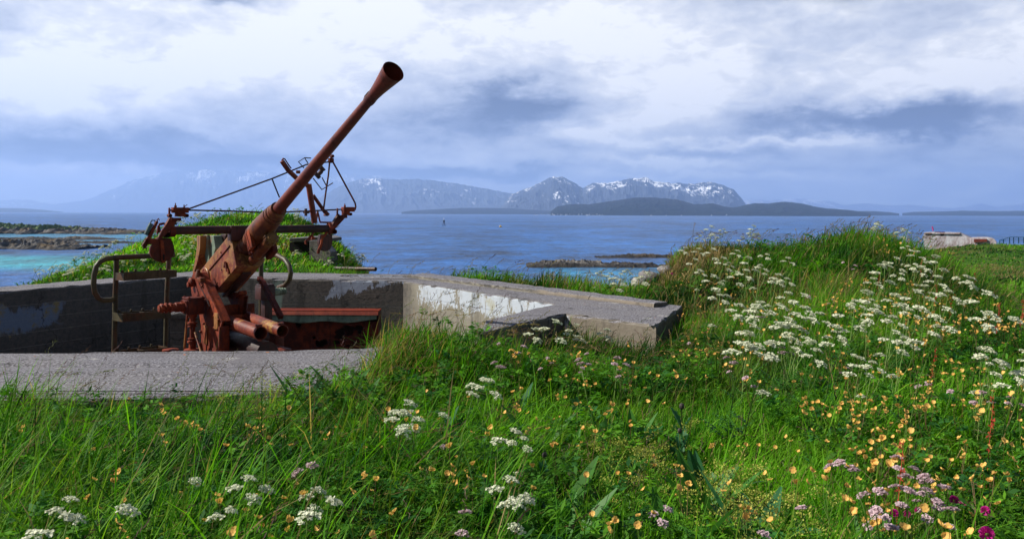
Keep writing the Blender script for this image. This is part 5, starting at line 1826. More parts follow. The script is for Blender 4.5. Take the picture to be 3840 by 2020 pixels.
def build_grass():
    Vs, Fs, Ts = [], [], []
    off = 0

    def push(V, F, T):
        nonlocal off
        Vs.append(V); Fs.append(F + off); Ts.append(T); off += len(V)

    zones = [  # n, y0, y1, umin, umax, length, width
        (37000, 0.75, 2.6, -1.0, 1.0, 0.22, 0.0048),
        (3200, 1.5, 3.6, -0.75, 0.0, 0.44, 0.0062),
        (1800, 1.5, 4.5, 0.0, 0.75, 0.36, 0.0062),
        (7000, 3.75, 4.22, -0.80, -0.20, 0.33, 0.0065),
        (82000, 2.6, 5.2, -0.94, 0.96, 0.23, 0.0062),
        (72000, 5.2, 9.0, -0.30, 0.86, 0.25, 0.0078),
        (56000, 9.0, 14.0, -0.28, 0.74, 0.26, 0.0115),
        (9000, 5.2, 13.5, 0.70, 1.0, 0.25, 0.012),
        (86000, 11.5, 21.0, -0.78, -0.12, 0.25, 0.017),
        (20000, 10.5, 16.0, -0.16, 0.30, 0.28, 0.013),
        (26000, 17.0, 60.0, 0.44, 0.80, 0.28, 0.045),
        (16000, 60.0, 135.0, 0.46, 0.74, 0.3, 0.14),
    ]
    for k, (n, y0, y1, ua, ub, L0, W0) in enumerate(zones):
        x, y, z, r = scatter(n, y0, y1, ua, ub, 1.0 if k > 1 else 0.8, 200 + k)
        hb = (y > 9.5) & (x < 3.2) & (k < 10) & (x > -2.6)
        n = len(x)
        cl = fbm(x * 1.7, y * 1.7, 3, 140)
        L = L0 * (0.45 + 1.1 * cl) * (0.55 + 0.75 * r.random(n))
        # taller and rougher on the crests, shorter close to the lens
        L *= np.where(y < 1.6, 0.75, 1.0)
        L *= np.where(hb, np.where(x > -1.0, 0.85, 0.5), 1.0)
        if k == 8: L *= 0.58
        if k == 3: L *= np.clip(0.35 + 1.6 * (fbm(x * 2.2, y * 0.6, 3, 77) - 0.25), 0.35, 1.35)
        L *= np.where((y > 10.5) & (x > 2.4) & (k < 10), 0.72, 1.0)
        if k in (5, 6):
            L *= 1 + 0.3 * np.clip((x - 2) / 3, 0, 1)
        W = W0 * (0.6 + 0.8 * r.random(n))
        wind = fbm(x * 0.5, y * 0.5, 2, 150) - 0.5
        az = wind * 3.0 + r.normal(0.0, 1.25, n)
        lean = np.abs(r.normal(0.30, 0.22, n))
        curve = np.abs(r.normal(0.55, 0.35, n))
        dr = dryness(x, y)
        if k >= 10:
            pth = np.clip((fbm(x * 0.06, y * 0.06, 3, 9) - 0.47) * 7, 0, 1)
            dr = 0.06 + 0.5 * pth
            L = L * (1 - 0.5 * pth)
            C = grass_color(x * 0.18, y * 0.18, r, dr) * 0.9
        else:
            C = grass_color(x, y, r, dr)
            C = C * np.where(y < 4.6, 1.18, 1.0)[:, None]
            if k == 8: C = C * np.array([1.7, 1.6, 1.3])
        push(*make_blades(x, y, z, L, W, az, lean, curve, C, r))
    V = np.concatenate(Vs); F = np.concatenate(Fs); T = np.concatenate(Ts)
    o = tint_mesh('grass', V, F, T, M_GRASS)
    tag(o, 'wind-blown green meadow grass with dry straw among it', 'grass', kind='stuff')


build_grass()


def build_herbs():
    """ferny and rounded leaflets of the meadow floor"""
    Vs, Fs, Ts = [], [], []
    off = 0
    for k, (n, y0, y1, ua, ub, s0) in enumerate([(5200, 0.8, 3.0, -0.78, 0.78, 0.007), (5600, 3.0, 6.0, -0.74, 0.74, 0.0085), (4000, 6.0, 12.5, -0.1, 0.74, 0.013), (1500, 12, 20, -0.72, -0.16, 0.022)]):
        x, y, z, r = scatter(n, y0, y1, ua, ub, 1.0, 300 + k)
        patch = fbm(x * 1.1 + 50, y * 1.1, 3, 61)
        keep = patch > (0.40 if k < 2 else 0.48)
        keep &= dryness(x, y) < 0.22
        x, y, z = x[keep], y[keep], z[keep]
        n = len(x)
        m = 26                                    # leaflets per frond
        L = (0.07 + 0.12 * r.random(n)) * (1 + k * 0.12)
        az = r.random(n) * 2 * math.pi
        rise = 0.25 + 0.9 * r.random(n)
        h0 = (0.02 + 0.21 * r.random(n))
        t_ = np.linspace(0.12, 1, m // 2).repeat(2)[None, :]
        side = np.tile([1.0, -1.0], m // 2)[None, :]
        d = np.stack([np.cos(az), np.sin(az)], 1)
        sx, sy = -d[:, 1], d[:, 0]
        rad = L[:, None] * t_
        zz = z[:, None] + h0[:, None] + rad * np.sin(rise)[:, None] * (1 - 0.55 * t_)
        cx = x[:, None] + d[:, 0:1] * rad * np.cos(rise)[:, None]
        cyy = y[:, None] + d[:, 1:2] * rad * np.cos(rise)[:, None]
        ll = L[:, None] * 0.30 * (1.05 - t_) * (0.7 + 0.6 * r.random((n, m)))
        ll = np.maximum(ll, s0 * 0.8)
        ww = np.maximum(ll * 0.35, s0 * 0.4)
        ex = sx[:, None] * side + d[:, 0:1] * 0.6
        ey = sy[:, None] * side + d[:, 1:2] * 0.6
        nrm = np.sqrt(ex ** 2 + ey ** 2); ex /= nrm; ey /= nrm
        dz = r.normal(0, 0.35, (n, m)) * ll
        P0 = np.stack([cx, cyy, zz], -1)
        P2 = P0 + np.stack([ex * ll, ey * ll, dz], -1)
        mid = (P0 + P2) / 2
        wv = np.stack([-ey * ww / 2, ex * ww / 2, r.normal(0, 0.3, (n, m)) * ww], -1)
        V = np.stack([P0, mid + wv, P2, mid - wv], 2).reshape(-1, 3)
        F = (np.arange(n * m) * 4)[:, None] + np.array([0, 1, 2, 3])
        tone = r.random(n)[:, None]
        C = G_BLUE * (1 - tone) + G_BRIGHT * 0.9 * tone
        C = C * (0.7 + 0.7 * r.random((n, 1)))
        Vs.append(V); Fs.append(F + off); Ts.append(np.repeat(C, m * 4, axis=0)); off += len(V)
    o = tint_mesh('herb_leaves', np.concatenate(Vs), np.concatenate(Fs), np.concatenate(Ts), M_LEAF)
    tag(o, 'ferny dark and light green leaves among the meadow grass', 'foliage', kind='stuff')


build_herbs()


def build_seed_grass():
    """thin stalks with brownish flowering heads"""
    Vs, Fs, Ts = [], [], []
    off = 0
    r = np.random.default_rng(55)
    spots = []

    def add(n, y0, y1, ua, ub, h, seed, tone=0):
        x, y, z, rr = scatter(n, y0, y1, ua, ub, 1.0, seed)
        for a, b, c in zip(x, y, z):
            spots.append((a, b, c, h * (0.65 + 0.6 * r.random()), tone))
    add(150, 1.6, 3.6, -0.7, -0.05, 0.42, 401)
    add(120, 1.6, 3.6, -0.05, 0.7, 0.36, 402)
    add(260, 3.4, 4.35, -0.7, -0.2, 0.42, 403)
    add(420, 3.6, 8.5, -0.2, 0.72, 0.38, 404)
    add(170, 5.0, 6.9, -0.2, 0.22, 0.45, 405, 1)
    add(420, 8.5, 12.6, 0.0, 0.72, 0.36, 406, 1)
    add(300, 11.7, 13.2, 0.19, 0.55, 0.38, 407, 1)
    add(300, 10.6, 15.5, -0.22, 0.2, 0.42, 408, 1)
    add(120, 13.5, 19, -0.7, -0.2, 0.35, 409)
    for (x, y, z, h, tone) in spots:
        az = r.normal(0.25, 0.9); ln = 0.12 + 0.3 * r.random(); cv = 0.2 + 0.55 * r.random()
        d = np.array([math.cos(az), math.sin(az), 0]); w = max(0.0016, y * 0.00042)
        s = np.array([1.0, 0, 0])
        pts = []
        for t_ in (0, .3, .6, .85, 1.0):
            th = ln + cv * t_ * t_
            pts.append(np.array([x, y, z]) + d * h * t_ * math.sin(th) + np.array([0, 0, h * t_ * math.cos(th)]))
        V = []; F = []
        for q in pts[:4]:
            V += [q - s * w / 2, q + s * w / 2]
        for i in range(3):
            F += [(2 * i, 2 * i + 1, 2 * i + 3, 2 * i + 2)]
        stem_n = len(V)
        # head: spikelets in a slim panicle
        nsp = 12
        hl = h * (0.16 + 0.08 * r.random())
        a, b = pts[3], pts[4]
        dirv = unit(b - a)
        sw = max(0.0035, y * 0.0007) * (1.0 if tone == 0 else 1.15)
        for i in range(nsp):
            u_ = i / nsp
            q = a + dirv * hl * u_ * 1.3 + np.array([r.normal(), r.normal(), 0]) * hl * 0.09 * (1 - u_)
            e = unit(dirv + r.normal(0, 0.35, 3))
            sd = unit(np.cross(e, [0.2, 1, 0.1]))
            l_ = hl * 0.22
            bi = len(V)
            V += [q, q + e * l_ / 2 + sd * sw / 2, q + e * l_, q + e * l_ / 2 - sd * sw / 2]
            F.append((bi, bi + 1, bi + 2, bi + 3))
        V = np.array(V)
        if tone == 0:
            c1 = np.array([0.09, 0.15, 0.03]); c2 = (np.array([0.20, 0.15, 0.11]), np.array([0.15, 0.17, 0.07]), np.array([0.16, 0.085, 0.09]))[r.integers(3)]
        else:
            c1 = np.array([0.22, 0.17, 0.07]); c2 = (np.array([0.28, 0.19, 0.12]), np.array([0.17, 0.09, 0.085]), np.array([0.36, 0.27, 0.15]))[r.integers(3)]
        T = np.concatenate([np.tile(c1, (stem_n, 1)), np.tile(c2, (len(V) - stem_n, 1))])
        Vs.append(V); Fs.append(np.array(F) + off); Ts.append(T); off += len(V)
    o = tint_mesh('seed_grass', np.concatenate(Vs), np.concatenate(Fs), np.concatenate(Ts), M_GRASS)
    tag(o, 'tall thin grass stalks with brown and purplish seed heads', 'grass', kind='stuff')


build_seed_grass()
# ------------------------------------------------------------------ flowers and single plants
def petal_material(name, col, tr=0.25, rough=0.6, vary=0.15):
    m_, t, out = material(name)
    oi = t.n('ShaderNodeObjectInfo')
    tc = t.n('ShaderNodeTexCoord')
    nz_ = t.noise(tc.outputs['Object'], 40.0, 3.0, 0.6)
    k = t.m('ADD', 1.0 - vary, t.m('MULTIPLY', t.m('ADD', oi.outputs['Random'], nz_), vary))
    c = t.vm('SCALE', col + (1.0,) if False else (col[0], col[1], col[2]))
    t.put(c.node.inputs['Scale'], k)
    b = t.n('ShaderNodeBsdfPrincipled')
    t.put(b.inputs['Base Color'], c)
    b.inputs['Roughness'].default_value = rough
    b.inputs['Specular IOR Level'].default_value = 0.2
    a = t.n('ShaderNodeBsdfTranslucent'); t.put(a.inputs['Color'], c)
    mx = t.n('ShaderNodeMixShader'); mx.inputs[0].default_value = tr
    t.link(b.outputs[0], mx.inputs[1]); t.link(a.outputs[0], mx.inputs[2]); t.link(mx.outputs[0], out.inputs['Surface'])
    return m_


F_WHITE = petal_material('umbel_white', (0.73, 0.75, 0.56))
F_PINK = petal_material('umbel_pink', (0.66, 0.50, 0.53))
F_YEL = petal_material('buttercup_petal', (0.93, 0.58, 0.16), 0.35, 0.5)
F_MAG = petal_material('clover_magenta', (0.55, 0.02, 0.26))
F_LADY = petal_material('frothy_yellow_green', (0.38, 0.40, 0.07))
F_STEM = petal_material('stem_green', (0.14, 0.23, 0.05), 0.15)
F_STEMB = petal_material('stem_brown', (0.17, 0.10, 0.05), 0.1)
F_LEAF = petal_material('leaf_green', (0.05, 0.17, 0.02), 0.3, 0.5, 0.3)
F_LEAFB = petal_material('leaf_blue_green', (0.035, 0.14, 0.05), 0.25, 0.45, 0.3)
F_RED = petal_material('sorrel_red', (0.36, 0.05, 0.025), 0.15)
F_THIS = petal_material('thistle_bud', (0.06, 0.05, 0.045), 0.1)


class PM:
    """proto mesh with material slots per face"""
    def __init__(self):
        self.V = []; self.F = []; self.M = []

    def add(self, V, F, m=0):
        b = len(self.V)
        self.V += [np.asarray(v, float) for v in V]
        self.F += [tuple(i + b for i in f) for f in F]
        self.M += [m] * len(F)

    def stem(self, pts, w0, w1, m=0):
        n = len(pts); V = []; F = []
        for i, p in enumerate(pts):
            w = w0 + (w1 - w0) * i / (n - 1)
            for k in range(3):
                a = k * 2.094
                V.append(np.asarray(p) + w * np.array([math.cos(a), math.sin(a), 0]))
        for i in range(n - 1):
            for k in range(3):
                F.append((i * 3 + k, i * 3 + (k + 1) % 3, i * 3 + 3 + (k + 1) % 3, i * 3 + 3 + k))
        self.add(V, F, m)

    def leaf(self, base, d, L, W, droop, m, up=(0, 0, 1), fold=0.25, seg=5, jag=0.0, r=None):
        d = unit(d); s = unit(np.cross(d, up)); u = np.cross(s, d)
        V = []; F = []
        for i in range(seg + 1):
            t_ = i / seg
            c = np.asarray(base) + d * L * t_ - np.array([0, 0, 1.0]) * droop * L * t_ * t_
            w = W * math.sin(math.pi * min(0.98, 0.08 + t_ * 0.92)) ** 0.8
            if jag and r is not None: w *= 1 - jag * (i % 2) * (0.6 + .4 * r.random())
            V += [c - s * w / 2 + u * w * fold, c, c + s * w / 2 + u * w * fold]
        for i in range(seg):
            a = i * 3
            F += [(a, a + 1, a + 4, a + 3), (a + 1, a + 2, a + 5, a + 4)]
        self.add(V, F, m)

    def mesh(self, name, mats):
        me = bpy.data.meshes.new(name)
        me.from_pydata([tuple(v) for v in self.V], [], self.F)
        for m_ in mats: me.materials.append(m_)
        me.polygons.foreach_set('material_index', np.array(self.M, np.int32))
        me.update()
        return me


def umbel_geo(pm, c, axis, R, r, m=0, sm=None, n=13, fl=0.0052, dome=0.35):
    """an umbel: small heads of florets on a shallow dome"""
    axis = unit(axis); u = unit(np.cross(axis, [0.3, 1, 0.2])); v = np.cross(axis, u)
    for k in range(n):
        rad = R * math.sqrt((k + 0.3) / n) * (0.9 + 0.2 * r.random()); an = k * 2.39996 + r.normal() * 0.2
        q = c + u * rad * math.cos(an) + v * rad * math.sin(an) + axis * (R * dome * (1 - (rad / R) ** 2) + r.normal() * R * 0.05)
        if sm is not None and k % 2 == 0:
            a0 = c - axis * R * 0.55
            s_ = unit(np.cross(q - a0, [0, 1, 0.3])) * 0.0007
            pm.add([a0 - s_, a0 + s_, q + s_, q - s_], [(0, 1, 2, 3)], sm)
        hr = R * 0.27
        for j in range(9):
            a2 = r.random() * 6.283; r2 = hr * math.sqrt(r.random())
            p = q + u * r2 * math.cos(a2) + v * r2 * math.sin(a2) + axis * (hr * 0.5 * (1 - (r2 / hr) ** 2) + r.normal() * 0.001)
            e1 = unit(u * math.cos(a2) + v * math.sin(a2) + axis * r.normal() * 0.5); e2 = unit(np.cross(axis + 0.4 * r.normal(0, 1, 3), e1))
            f_ = fl * (0.7 + 0.6 * r.random())
            pm.add([p - e1 * f_, p - e2 * f_, p + e1 * f_, p + e2 * f_], [(0, 1, 2, 3)], m)


def umbel_plant(seed, h, k, R, leaves=True, compact=False, fl=0.0052):
    """returns stem PM and a list of (umbel PM) in plant coordinates; the tallest umbel is near (0,0,h)"""
    r = np.random.default_rng(seed)
    st = PM(); um = []
    lean = np.array([0.12 + 0.1 * r.random(), r.normal() * 0.05, 1.0])
    top = lean * h * 0.62
    main = [np.array([0, 0, -0.03]), lean * h * 0.25 + [0.0, 0.0, 0], lean * h * 0.45, top]
    st.stem(main, 0.0035, 0.0024, 0)
    for i in range(k):
        a = i * 2.4 + r.random(); b0 = top if i < 2 or compact else lean * h * (0.35 + 0.25 * r.random())
        sp = (0.02 + R * 0.85 * math.sqrt(i)) * (0.85 + 0.3 * r.random())
        tip = lean * h * (1.0 - 0.07 * i * r.random()) * 1.0 + np.array([math.cos(a) * sp, math.sin(a) * sp, 0])
        tip[2] = h * (1.0 - 0.13 * i * r.random() - 0.02 * i)
        mid = b0 * 0.45 + tip * 0.55 + np.array([math.cos(a), math.sin(a), 0]) * sp * 0.25
        st.stem([b0, mid, tip - np.array([0, 0, R * 0.3])], 0.002, 0.0014, 0)
        pm = PM()
        umbel_geo(pm, tip, np.array([0.25 * math.cos(a) + 0.15, 0.25 * math.sin(a) - 0.15, 1.0]), R * (0.75 + 0.4 * r.random()), r, 0, 1, fl=fl)
        um.append(pm)
    if leaves:
        for i in range(4):
            a = r.random() * 6.283; b = lean * h * (0.1 + 0.3 * r.random()); L = 0.10 + 0.06 * r.random()
            d = unit(np.array([math.cos(a), math.sin(a), 0.7]))
            st.stem([b, b + d * L], 0.0015, 0.0008, 0)
            for q in range(9):
                t_ = 0.3 + 0.7 * q / 9; sd = unit(np.cross(d, [0, 0, 1])) * (1 if q % 2 else -1)
                st.leaf(b + d * L * t_, sd + d * 0.7, 0.05 * (1.25 - t_), 0.014, 0.3, 1, seg=2)
    return st, um


def merge(st, um):
    pm = PM(); pm.V = list(st.V); pm.F = list(st.F); pm.M = list(st.M)
    for u_ in um:
        b = len(pm.V); pm.V += u_.V; pm.F += [tuple(i + b for i in f) for f in u_.F]; pm.M += [2 if m_ == 0 else 0 for m_ in u_.M]
    return pm


_YS = np.geomspace(0.9, 34, 700)


def find(px, py, h):
    """ground point of a plant of height h whose head is seen at (px, py)"""
    d = ray(px, py)
    X = d[0] * _YS; Z = CAMZ + d[2] * _YS
    g = ground_z(X, _YS)
    ok = np.nonzero(Z <= g + h)[0]
    if len(ok) == 0:
        return None
    # skyline plants: take the closest approach within reach
    i = ok[0]
    x, y = X[i], _YS[i]
    if bool(blocked(np.array([x]), np.array([y]), np.array([g[i]]))[0]):
        return None
    return np.array([x, y, g[i]])


def find_sky(px, py, hmin, hmax):
    """skyline plant: ground where the needed height is smallest"""
    d = ray(px, py)
    Ys = _YS[(_YS > 4)]
    X = d[0] * Ys; Z = CAMZ + d[2] * Ys
    g = ground_z(X, Ys)
    need = Z - g
    b = blocked(X, Ys, g)
    need = np.where(b | (need < 0.05), 99, need)
    i = int(np.argmin(need))
    if need[i] > hmax: return None, 0
    return np.array([X[i], Ys[i], g[i]]), float(need[i])


# where a plant stands, in words
def place_words(px, py):
    x, y = px / S25, py / S25
    if x < 1340 and y < 760:
        if x < 250: return 'at the left mound end by turquoise water'
        if x < 430: return 'on the left mound behind the guard rail'
        if x < 620: return 'on the left mound left of the gun'
        if x < 760: return 'on the left mound behind the gun'
        if x < 1000: return 'on the left mound beside the small bunker'
        return 'on the grass strip behind the pit wall'
    if y < 790 and x < 1700:
        if x < 1440: return 'behind the right pit wall in front of the rocky skerry'
        return 'between the right pit wall and the pale boulder'
    if y < 640:
        if x < 1840: return "on the skyline at the right mound's left end"
        if x < 2000: return 'on the right mound skyline left of middle'
        if x < 2300: return 'at the top of the right mound'
        return 'on the far right flank of the right mound'
    if y < 790:
        if x < 1850: return 'on the lower left shoulder of the right mound'
        if x < 2060: return 'on the left face of the right mound'
        if x < 2200: return 'in the hollow of the right mound'
        if x < 2400: return 'on the right face of the right mound'
        return 'low on the right flank of the right mound'
    if y < 900:
        if x < 1500: return 'in front of the dark slab face'
        if x < 1780: return 'in front of the square concrete slab end'
        if x < 2050: return 'just right of the square slab end'
        if x < 2300: return "below the right mound's bare earth"
        return 'in the yellow flowers near the right edge'
    if y < 1060:
        if x < 420: return 'along the left end of the front parapet'
        if x < 950: return 'along the front parapet below the gun'
        if x < 1280: return 'in the straw right of the front parapet end'
        if x < 1750: return 'in the meadow below the slab'
        if x < 2150: return "below the right mound's left foot"
        return 'at the right edge below the mound'
    if y < 1210:
        if x < 400: return 'among long grass at the left edge'
        if x < 900: return 'in the dark green meadow left of the middle'
        if x < 1400: return 'in the middle of the foreground meadow'
        if x < 1900: return 'beside the large leaves right of the middle'
        if x < 2250: return 'in the right foreground meadow'
        return 'near the right edge of the foreground meadow'
    if x < 330: return 'in the bottom left corner'
    if x < 660: return 'at the bottom left of the meadow'
    if x < 1000: return 'at the bottom left of the middle'
    if x < 1400: return 'at the bottom middle of the meadow'
    if x < 1900: return 'at the bottom right of the middle'
    if x < 2250: return 'at the bottom right of the meadow'
    return 'in the bottom right corner'


def put(me_list, parts_names, loc, name, label, cat, group, rot, sc, with_parts):
    """with_parts: list of (part name, mesh) under an Empty, else a single mesh object"""
    if with_parts:
        root = bpy.data.objects.new(name, None); COL.objects.link(root); root.empty_display_size = 0.05
        root.location = loc; root.rotation_euler = (0, 0, rot); root.scale = (sc, sc, sc)
        for nm, me in zip(parts_names, me_list):
            c = bpy.data.objects.new(nm, me); COL.objects.link(c); c.parent = root
        o = root
    else:
        o = bpy.data.objects.new(name, me_list[0]); COL.objects.link(o)
        o.location = loc; o.rotation_euler = (0, 0, rot); o.scale = (sc, sc, sc)
    return tag(o, label, cat, group)


# ---- cow parsley
UP = []
for sd, (h, k, R) in enumerate([(0.45, 2, 0.030), (0.45, 3, 0.029), (0.45, 1, 0.033), (0.45, 3, 0.032), (0.45, 4, 0.027)]):
    st, um = umbel_plant(70 + sd, h, k, R)
    UP.append(([st.mesh('umbel_stem', [F_STEM, F_LEAF])] + [u_.mesh('umbel', [F_WHITE, F_STEM]) for u_ in um],
               ['stem'] + ['umbel'] * len(um), merge(st, um).mesh('cow_parsley', [F_STEM, F_LEAF, F_WHITE]), h))
W = [  # heads at 2576 px: x, y
    (1745, 630), (1780, 625), (1820, 662), (1852, 682), (1800, 655), (1898, 640), (1965, 650), (1890, 700), (1922, 712), (1962, 735), (1978, 748), (1860, 722), (1880, 742),
    (1832, 690), (1740, 680), (1712, 625), (1720, 650), (1770, 645), (1840, 635), (1870, 655),
    (2250, 626), (2292, 636), (2238, 652), (2272, 660), (2312, 662), (2202, 682), (2232, 690), (2190, 702), (2262, 702), (2300, 692), (2332, 702), (2350, 645), (2215, 665), (2290, 675),
    (2180, 742), (2202, 752), (2170, 772), (2222, 782), (2252, 782), (2202, 802), (2332, 782), (2382, 700), (2240, 745), (2275, 735), (2160, 760),
    (1900, 762), (1932, 776), (1882, 782), (1860, 770), (1850, 800),
    (1972, 800), (1992, 822), (1962, 832), (1922, 832), (1892, 852), (1932, 852), (1972, 852), (2002, 836), (1862, 842), (1852, 862), (1822, 862), (1978, 872), (1905, 820), (1945, 810), (1840, 820),
    (2062, 852), (2082, 846), (2056, 882), (2142, 906), (2152, 916), (2130, 925), (2020, 880), (2105, 900),
    (2422, 735), (2450, 742), (2410, 700), (2490, 886), (2522, 892), (2560, 902), (2472, 912), (2502, 952), (2550, 932), (2462, 952), (2530, 915), (2445, 895),
    (1165, 952), (1195, 967), (1140, 1007), (975, 1017), (990, 1047), (1003, 1062), (960, 1042), (1062, 1052), (1242, 1097), (1262, 1102),
    (1240, 1217), (1256, 1242), (446, 1208), (570, 1215), (530, 1277), (602, 1240), (746, 1240), (738, 1285), (1226, 1327),
    (120, 1275), (50, 1325), (215, 1300),
    (1337, 802), (1322, 832), (1426, 822), (1442, 847), (1502, 832), (1350, 815), (1410, 838),
    (1352, 690), (1372, 690), (1490, 682), (1512, 692), (1532, 702), (1562, 682), (1592, 662), (1480, 704), (1502, 712), (1622, 662), (1540, 690), (1465, 715), (1580, 700), (1600, 690),
    (1660, 705), (1690, 710), (1650, 730), (1700, 690), (1560, 712), (1520, 715), (1475, 690),
    (2040, 790), (2100, 780), (2120, 760), (2320, 720), (2300, 760), (2350, 740), (2440, 790), (2500, 800), (2210, 840), (2240, 860), (2280, 840), (2180, 850), (2050, 820),
    (1800, 720), (1780, 750), (1820, 770), (1760, 700), (1900, 670), (1930, 690), (1830, 740), (1950, 700), (2000, 780),
]
SKY = [(1768, 575), (1798, 578), (1757, 600), (1880, 572), (1868, 590), (1895, 592), (1800, 592), (2200, 562), (2190, 572), (2252, 576), (2262, 582), (1780, 600), (1855, 600)]
rf = np.random.default_rng(99)
n_cp = 0
for i, (x, y) in enumerate(W + SKY):
    px, py = x * S25 + rf.normal() * 7, y * S25 + rf.normal() * 5
    if x > 1650 and 640 < y < 900 and rf.random() < 0.22: continue
    h = 0.30 + 0.16 * rf.random() + (0.14 if (x > 1650 and y < 900) else 0)
    if (x, y) in SKY:
        loc, need = find_sky(px, py, 0.1, 0.75)
        if loc is None: continue
        h = max(need, 0.2)
    else:
        loc = find(px, py, h)
        if loc is None: continue
    p = UP[i % 5] if loc[1] < 5 else UP[(1, 3, 4)[i % 3]]
    sc = h / p[3]
    if loc[1] < 3: p = UP[(0, 2, 1)[i % 3]]
    if loc[1] > 5: sc = max(sc, 1.12)
    lead = ('white', 'creamy')[int(y > 1150 or x < 1000)]
    lab = '%s cow parsley %s' % (lead, place_words(px, py))
    near = loc[1] < 7.5
    if near:
        put(p[0], p[1], loc - np.array([0, 0, max(0, sc * p[3] - h)]), 'cow_parsley', lab, 'flower', 'white umbel flowers in the meadow', rf.normal() * 0.5, sc, True)
    else:
        put([p[2]], None, loc - np.array([0, 0, max(0, sc * p[3] - h)]), 'cow_parsley', lab, 'flower', 'white umbel flowers in the meadow', rf.normal() * 0.5, sc, False)
    n_cp += 1
# left mound: many, small in the picture
sil = [(110, 703), (130, 690), (170, 668), (200, 650), (230, 638), (262, 630), (300, 622), (330, 610), (365, 600), (390, 590), (420, 585), (450, 578), (480, 560), (500, 556), (520, 562), (540, 556),
       (560, 552), (585, 558), (620, 556), (735, 548), (752, 556), (765, 560)]
for i in range(150):
    if i < len(sil) * 2:
        x, y = sil[i // 2]; x += rf.normal() * 8; y += rf.random() * 8 - 2
        loc, need = find_sky(x * S25, y * S25, 0.1, 0.8)
        if loc is None: continue
        h = max(need, 0.25)
    else:
        x = 140 + 790 * rf.random(); top = np.interp(x, [140, 300, 500, 700, 850, 930], [685, 625, 570, 570, 600, 660])
        y = top + (690 - top) * rf.random() ** 1.3
        h = 0.3
        loc = find(x * S25, y * S25, h)
        if loc is None or loc[1] < 11: continue
    if loc[1] < 10: continue
    p = UP[(1, 4)[i % 2]]
    sc = max(h / p[3], 1.1)
    put([p[2]], None, loc - np.array([0, 0, max(0, sc * p[3] - h)]), 'cow_parsley', 'pale cow parsley %s' % place_words(x * S25, y * S25), 'flower',
        'pale umbel flowers on the left mound', rf.random() * 6, sc, False)
    n_cp += 1

# ---- pink flat-topped flowers
PK = []
for sd in range(3):
    st, um = umbel_plant(170 + sd, 0.32, 1 + sd, 0.018, leaves=False, compact=True, fl=0.0045)
    PK.append(([st.mesh('pink_stem', [F_STEM, F_LEAF])] + [u_.mesh('flower_head', [F_PINK, F_STEM]) for u_ in um], ['stem'] + ['flower_head'] * len(um), merge(st, um).mesh('pink_yarrow', [F_STEM, F_LEAF, F_PINK]), 0.32))
PL = [(1270, 862), (1292, 872), (1266, 917), (1392, 927), (1452, 922), (1482, 907), (1512, 892), (1385, 900), (1540, 905), (1600, 950), (1560, 935), (2232, 1227), (2262, 1252), (2292, 1242), (2322, 1267), (2352, 1282), (2342, 1217),
      (2382, 1212), (2442, 1312), (2552, 1332), (2150, 1162), (1112, 1112), (1182, 1312), (2252, 1162), (2422, 987), (2452, 992), (2275, 1215), (2205, 1210), (2410, 1300),
      (1960, 880), (1985, 895), (2110, 925), (1840, 905), (1870, 935), (1900, 950), (2340, 960), (2370, 975), (2500, 990), (2530, 1005), (1740, 860), (1890, 780), (1905, 790), (2130, 660), (2140, 668),
      (800, 1160), (720, 1285), (2240, 1275), (2215, 1290), (2100, 1300), (1880, 1330), (1640, 1275), (2050, 745), (2085, 755)]
for i, (x, y) in enumerate(PL):
    px, py = x * S25, y * S25
    h = 0.26 + 0.1 * rf.random()
    loc = find(px, py, h)
    if loc is None: continue
    p = PK[i % 3]
    lab = 'pale pink flower cluster %s' % place_words(px, py)
    if loc[1] < 7:
        put(p[0], p[1], loc, 'pink_yarrow', lab, 'flower', 'pale pink flower clusters', rf.random() * 6, h / p[3], True)
    else:
        put([p[2]], None, loc, 'pink_yarrow', lab, 'flower', 'pale pink flower clusters', rf.random() * 6, h / p[3], False)


# ---- buttercups
def buttercup_geo(seed, h, nfl):
    r = np.random.default_rng(seed)
    st, hds = PM(), []
    b = np.array([r.normal() * 0.03, r.normal() * 0.03, h * 0.5])
    st.stem([np.array([0, 0, -0.02]), b * 0.5, b], 0.0014, 0.0011)
    for k in range(nfl):
        tip = b + np.array([r.normal() * 0.045 * (k > 0), r.normal() * 0.045 * (k > 0), h * 0.5 * (1 - 0.25 * (k > 0) * r.random())])
        if k == 0: tip[:2] *= 0.3; tip[2] = h
        st.stem([b, (b + tip) / 2 + [0.006, 0, 0], tip], 0.001, 0.0008)
        ax = unit(np.array([r.normal() * 0.55, -0.45 + r.normal() * 0.55, 1.0]))
        u = unit(np.cross(ax, [0.1, 1, 0])); v = np.cross(ax, u)
        bud = k > 1 and r.random() < 0.5
        R = (0.0085 + 0.0035 * r.random()) if not bud else 0.005
        op = 0.75 if not bud else 0.2
        hd = PM(); hds.append(hd)
        hd.add([tip + (u * math.cos(q_ * 1.0472) + v * math.sin(q_ * 1.0472)) * R * .45 * op + ax * R * .1 for q_ in range(6)], [(0, 1, 2, 3, 4, 5)], 0)
        for j in range(5):
            a = j * 1.2566 + r.normal() * 0.1
            e = u * math.cos(a) + v * math.sin(a); s = -u * math.sin(a) + v * math.cos(a)
            c0 = tip - e * R * 0.1; c1 = tip + e * R * 0.7 * op + ax * R * 0.16; c2 = tip + e * R * (1.3 + .2 * r.normal()) * op + ax * R * (0.5 + .2 * r.normal())
            w1, w2 = R * 0.62, R * 0.42
            hd.add([c0, c1 - s * w1, c1 + e * R * 0.12 - ax * R * .06, c1 + s * w1, c2 - s * w2, c2 + ax * R * 0.08, c2 + s * w2],
                   [(0, 2, 1), (0, 3, 2), (1, 2, 5, 4), (2, 3, 6, 5)], 0)
    return st, hds


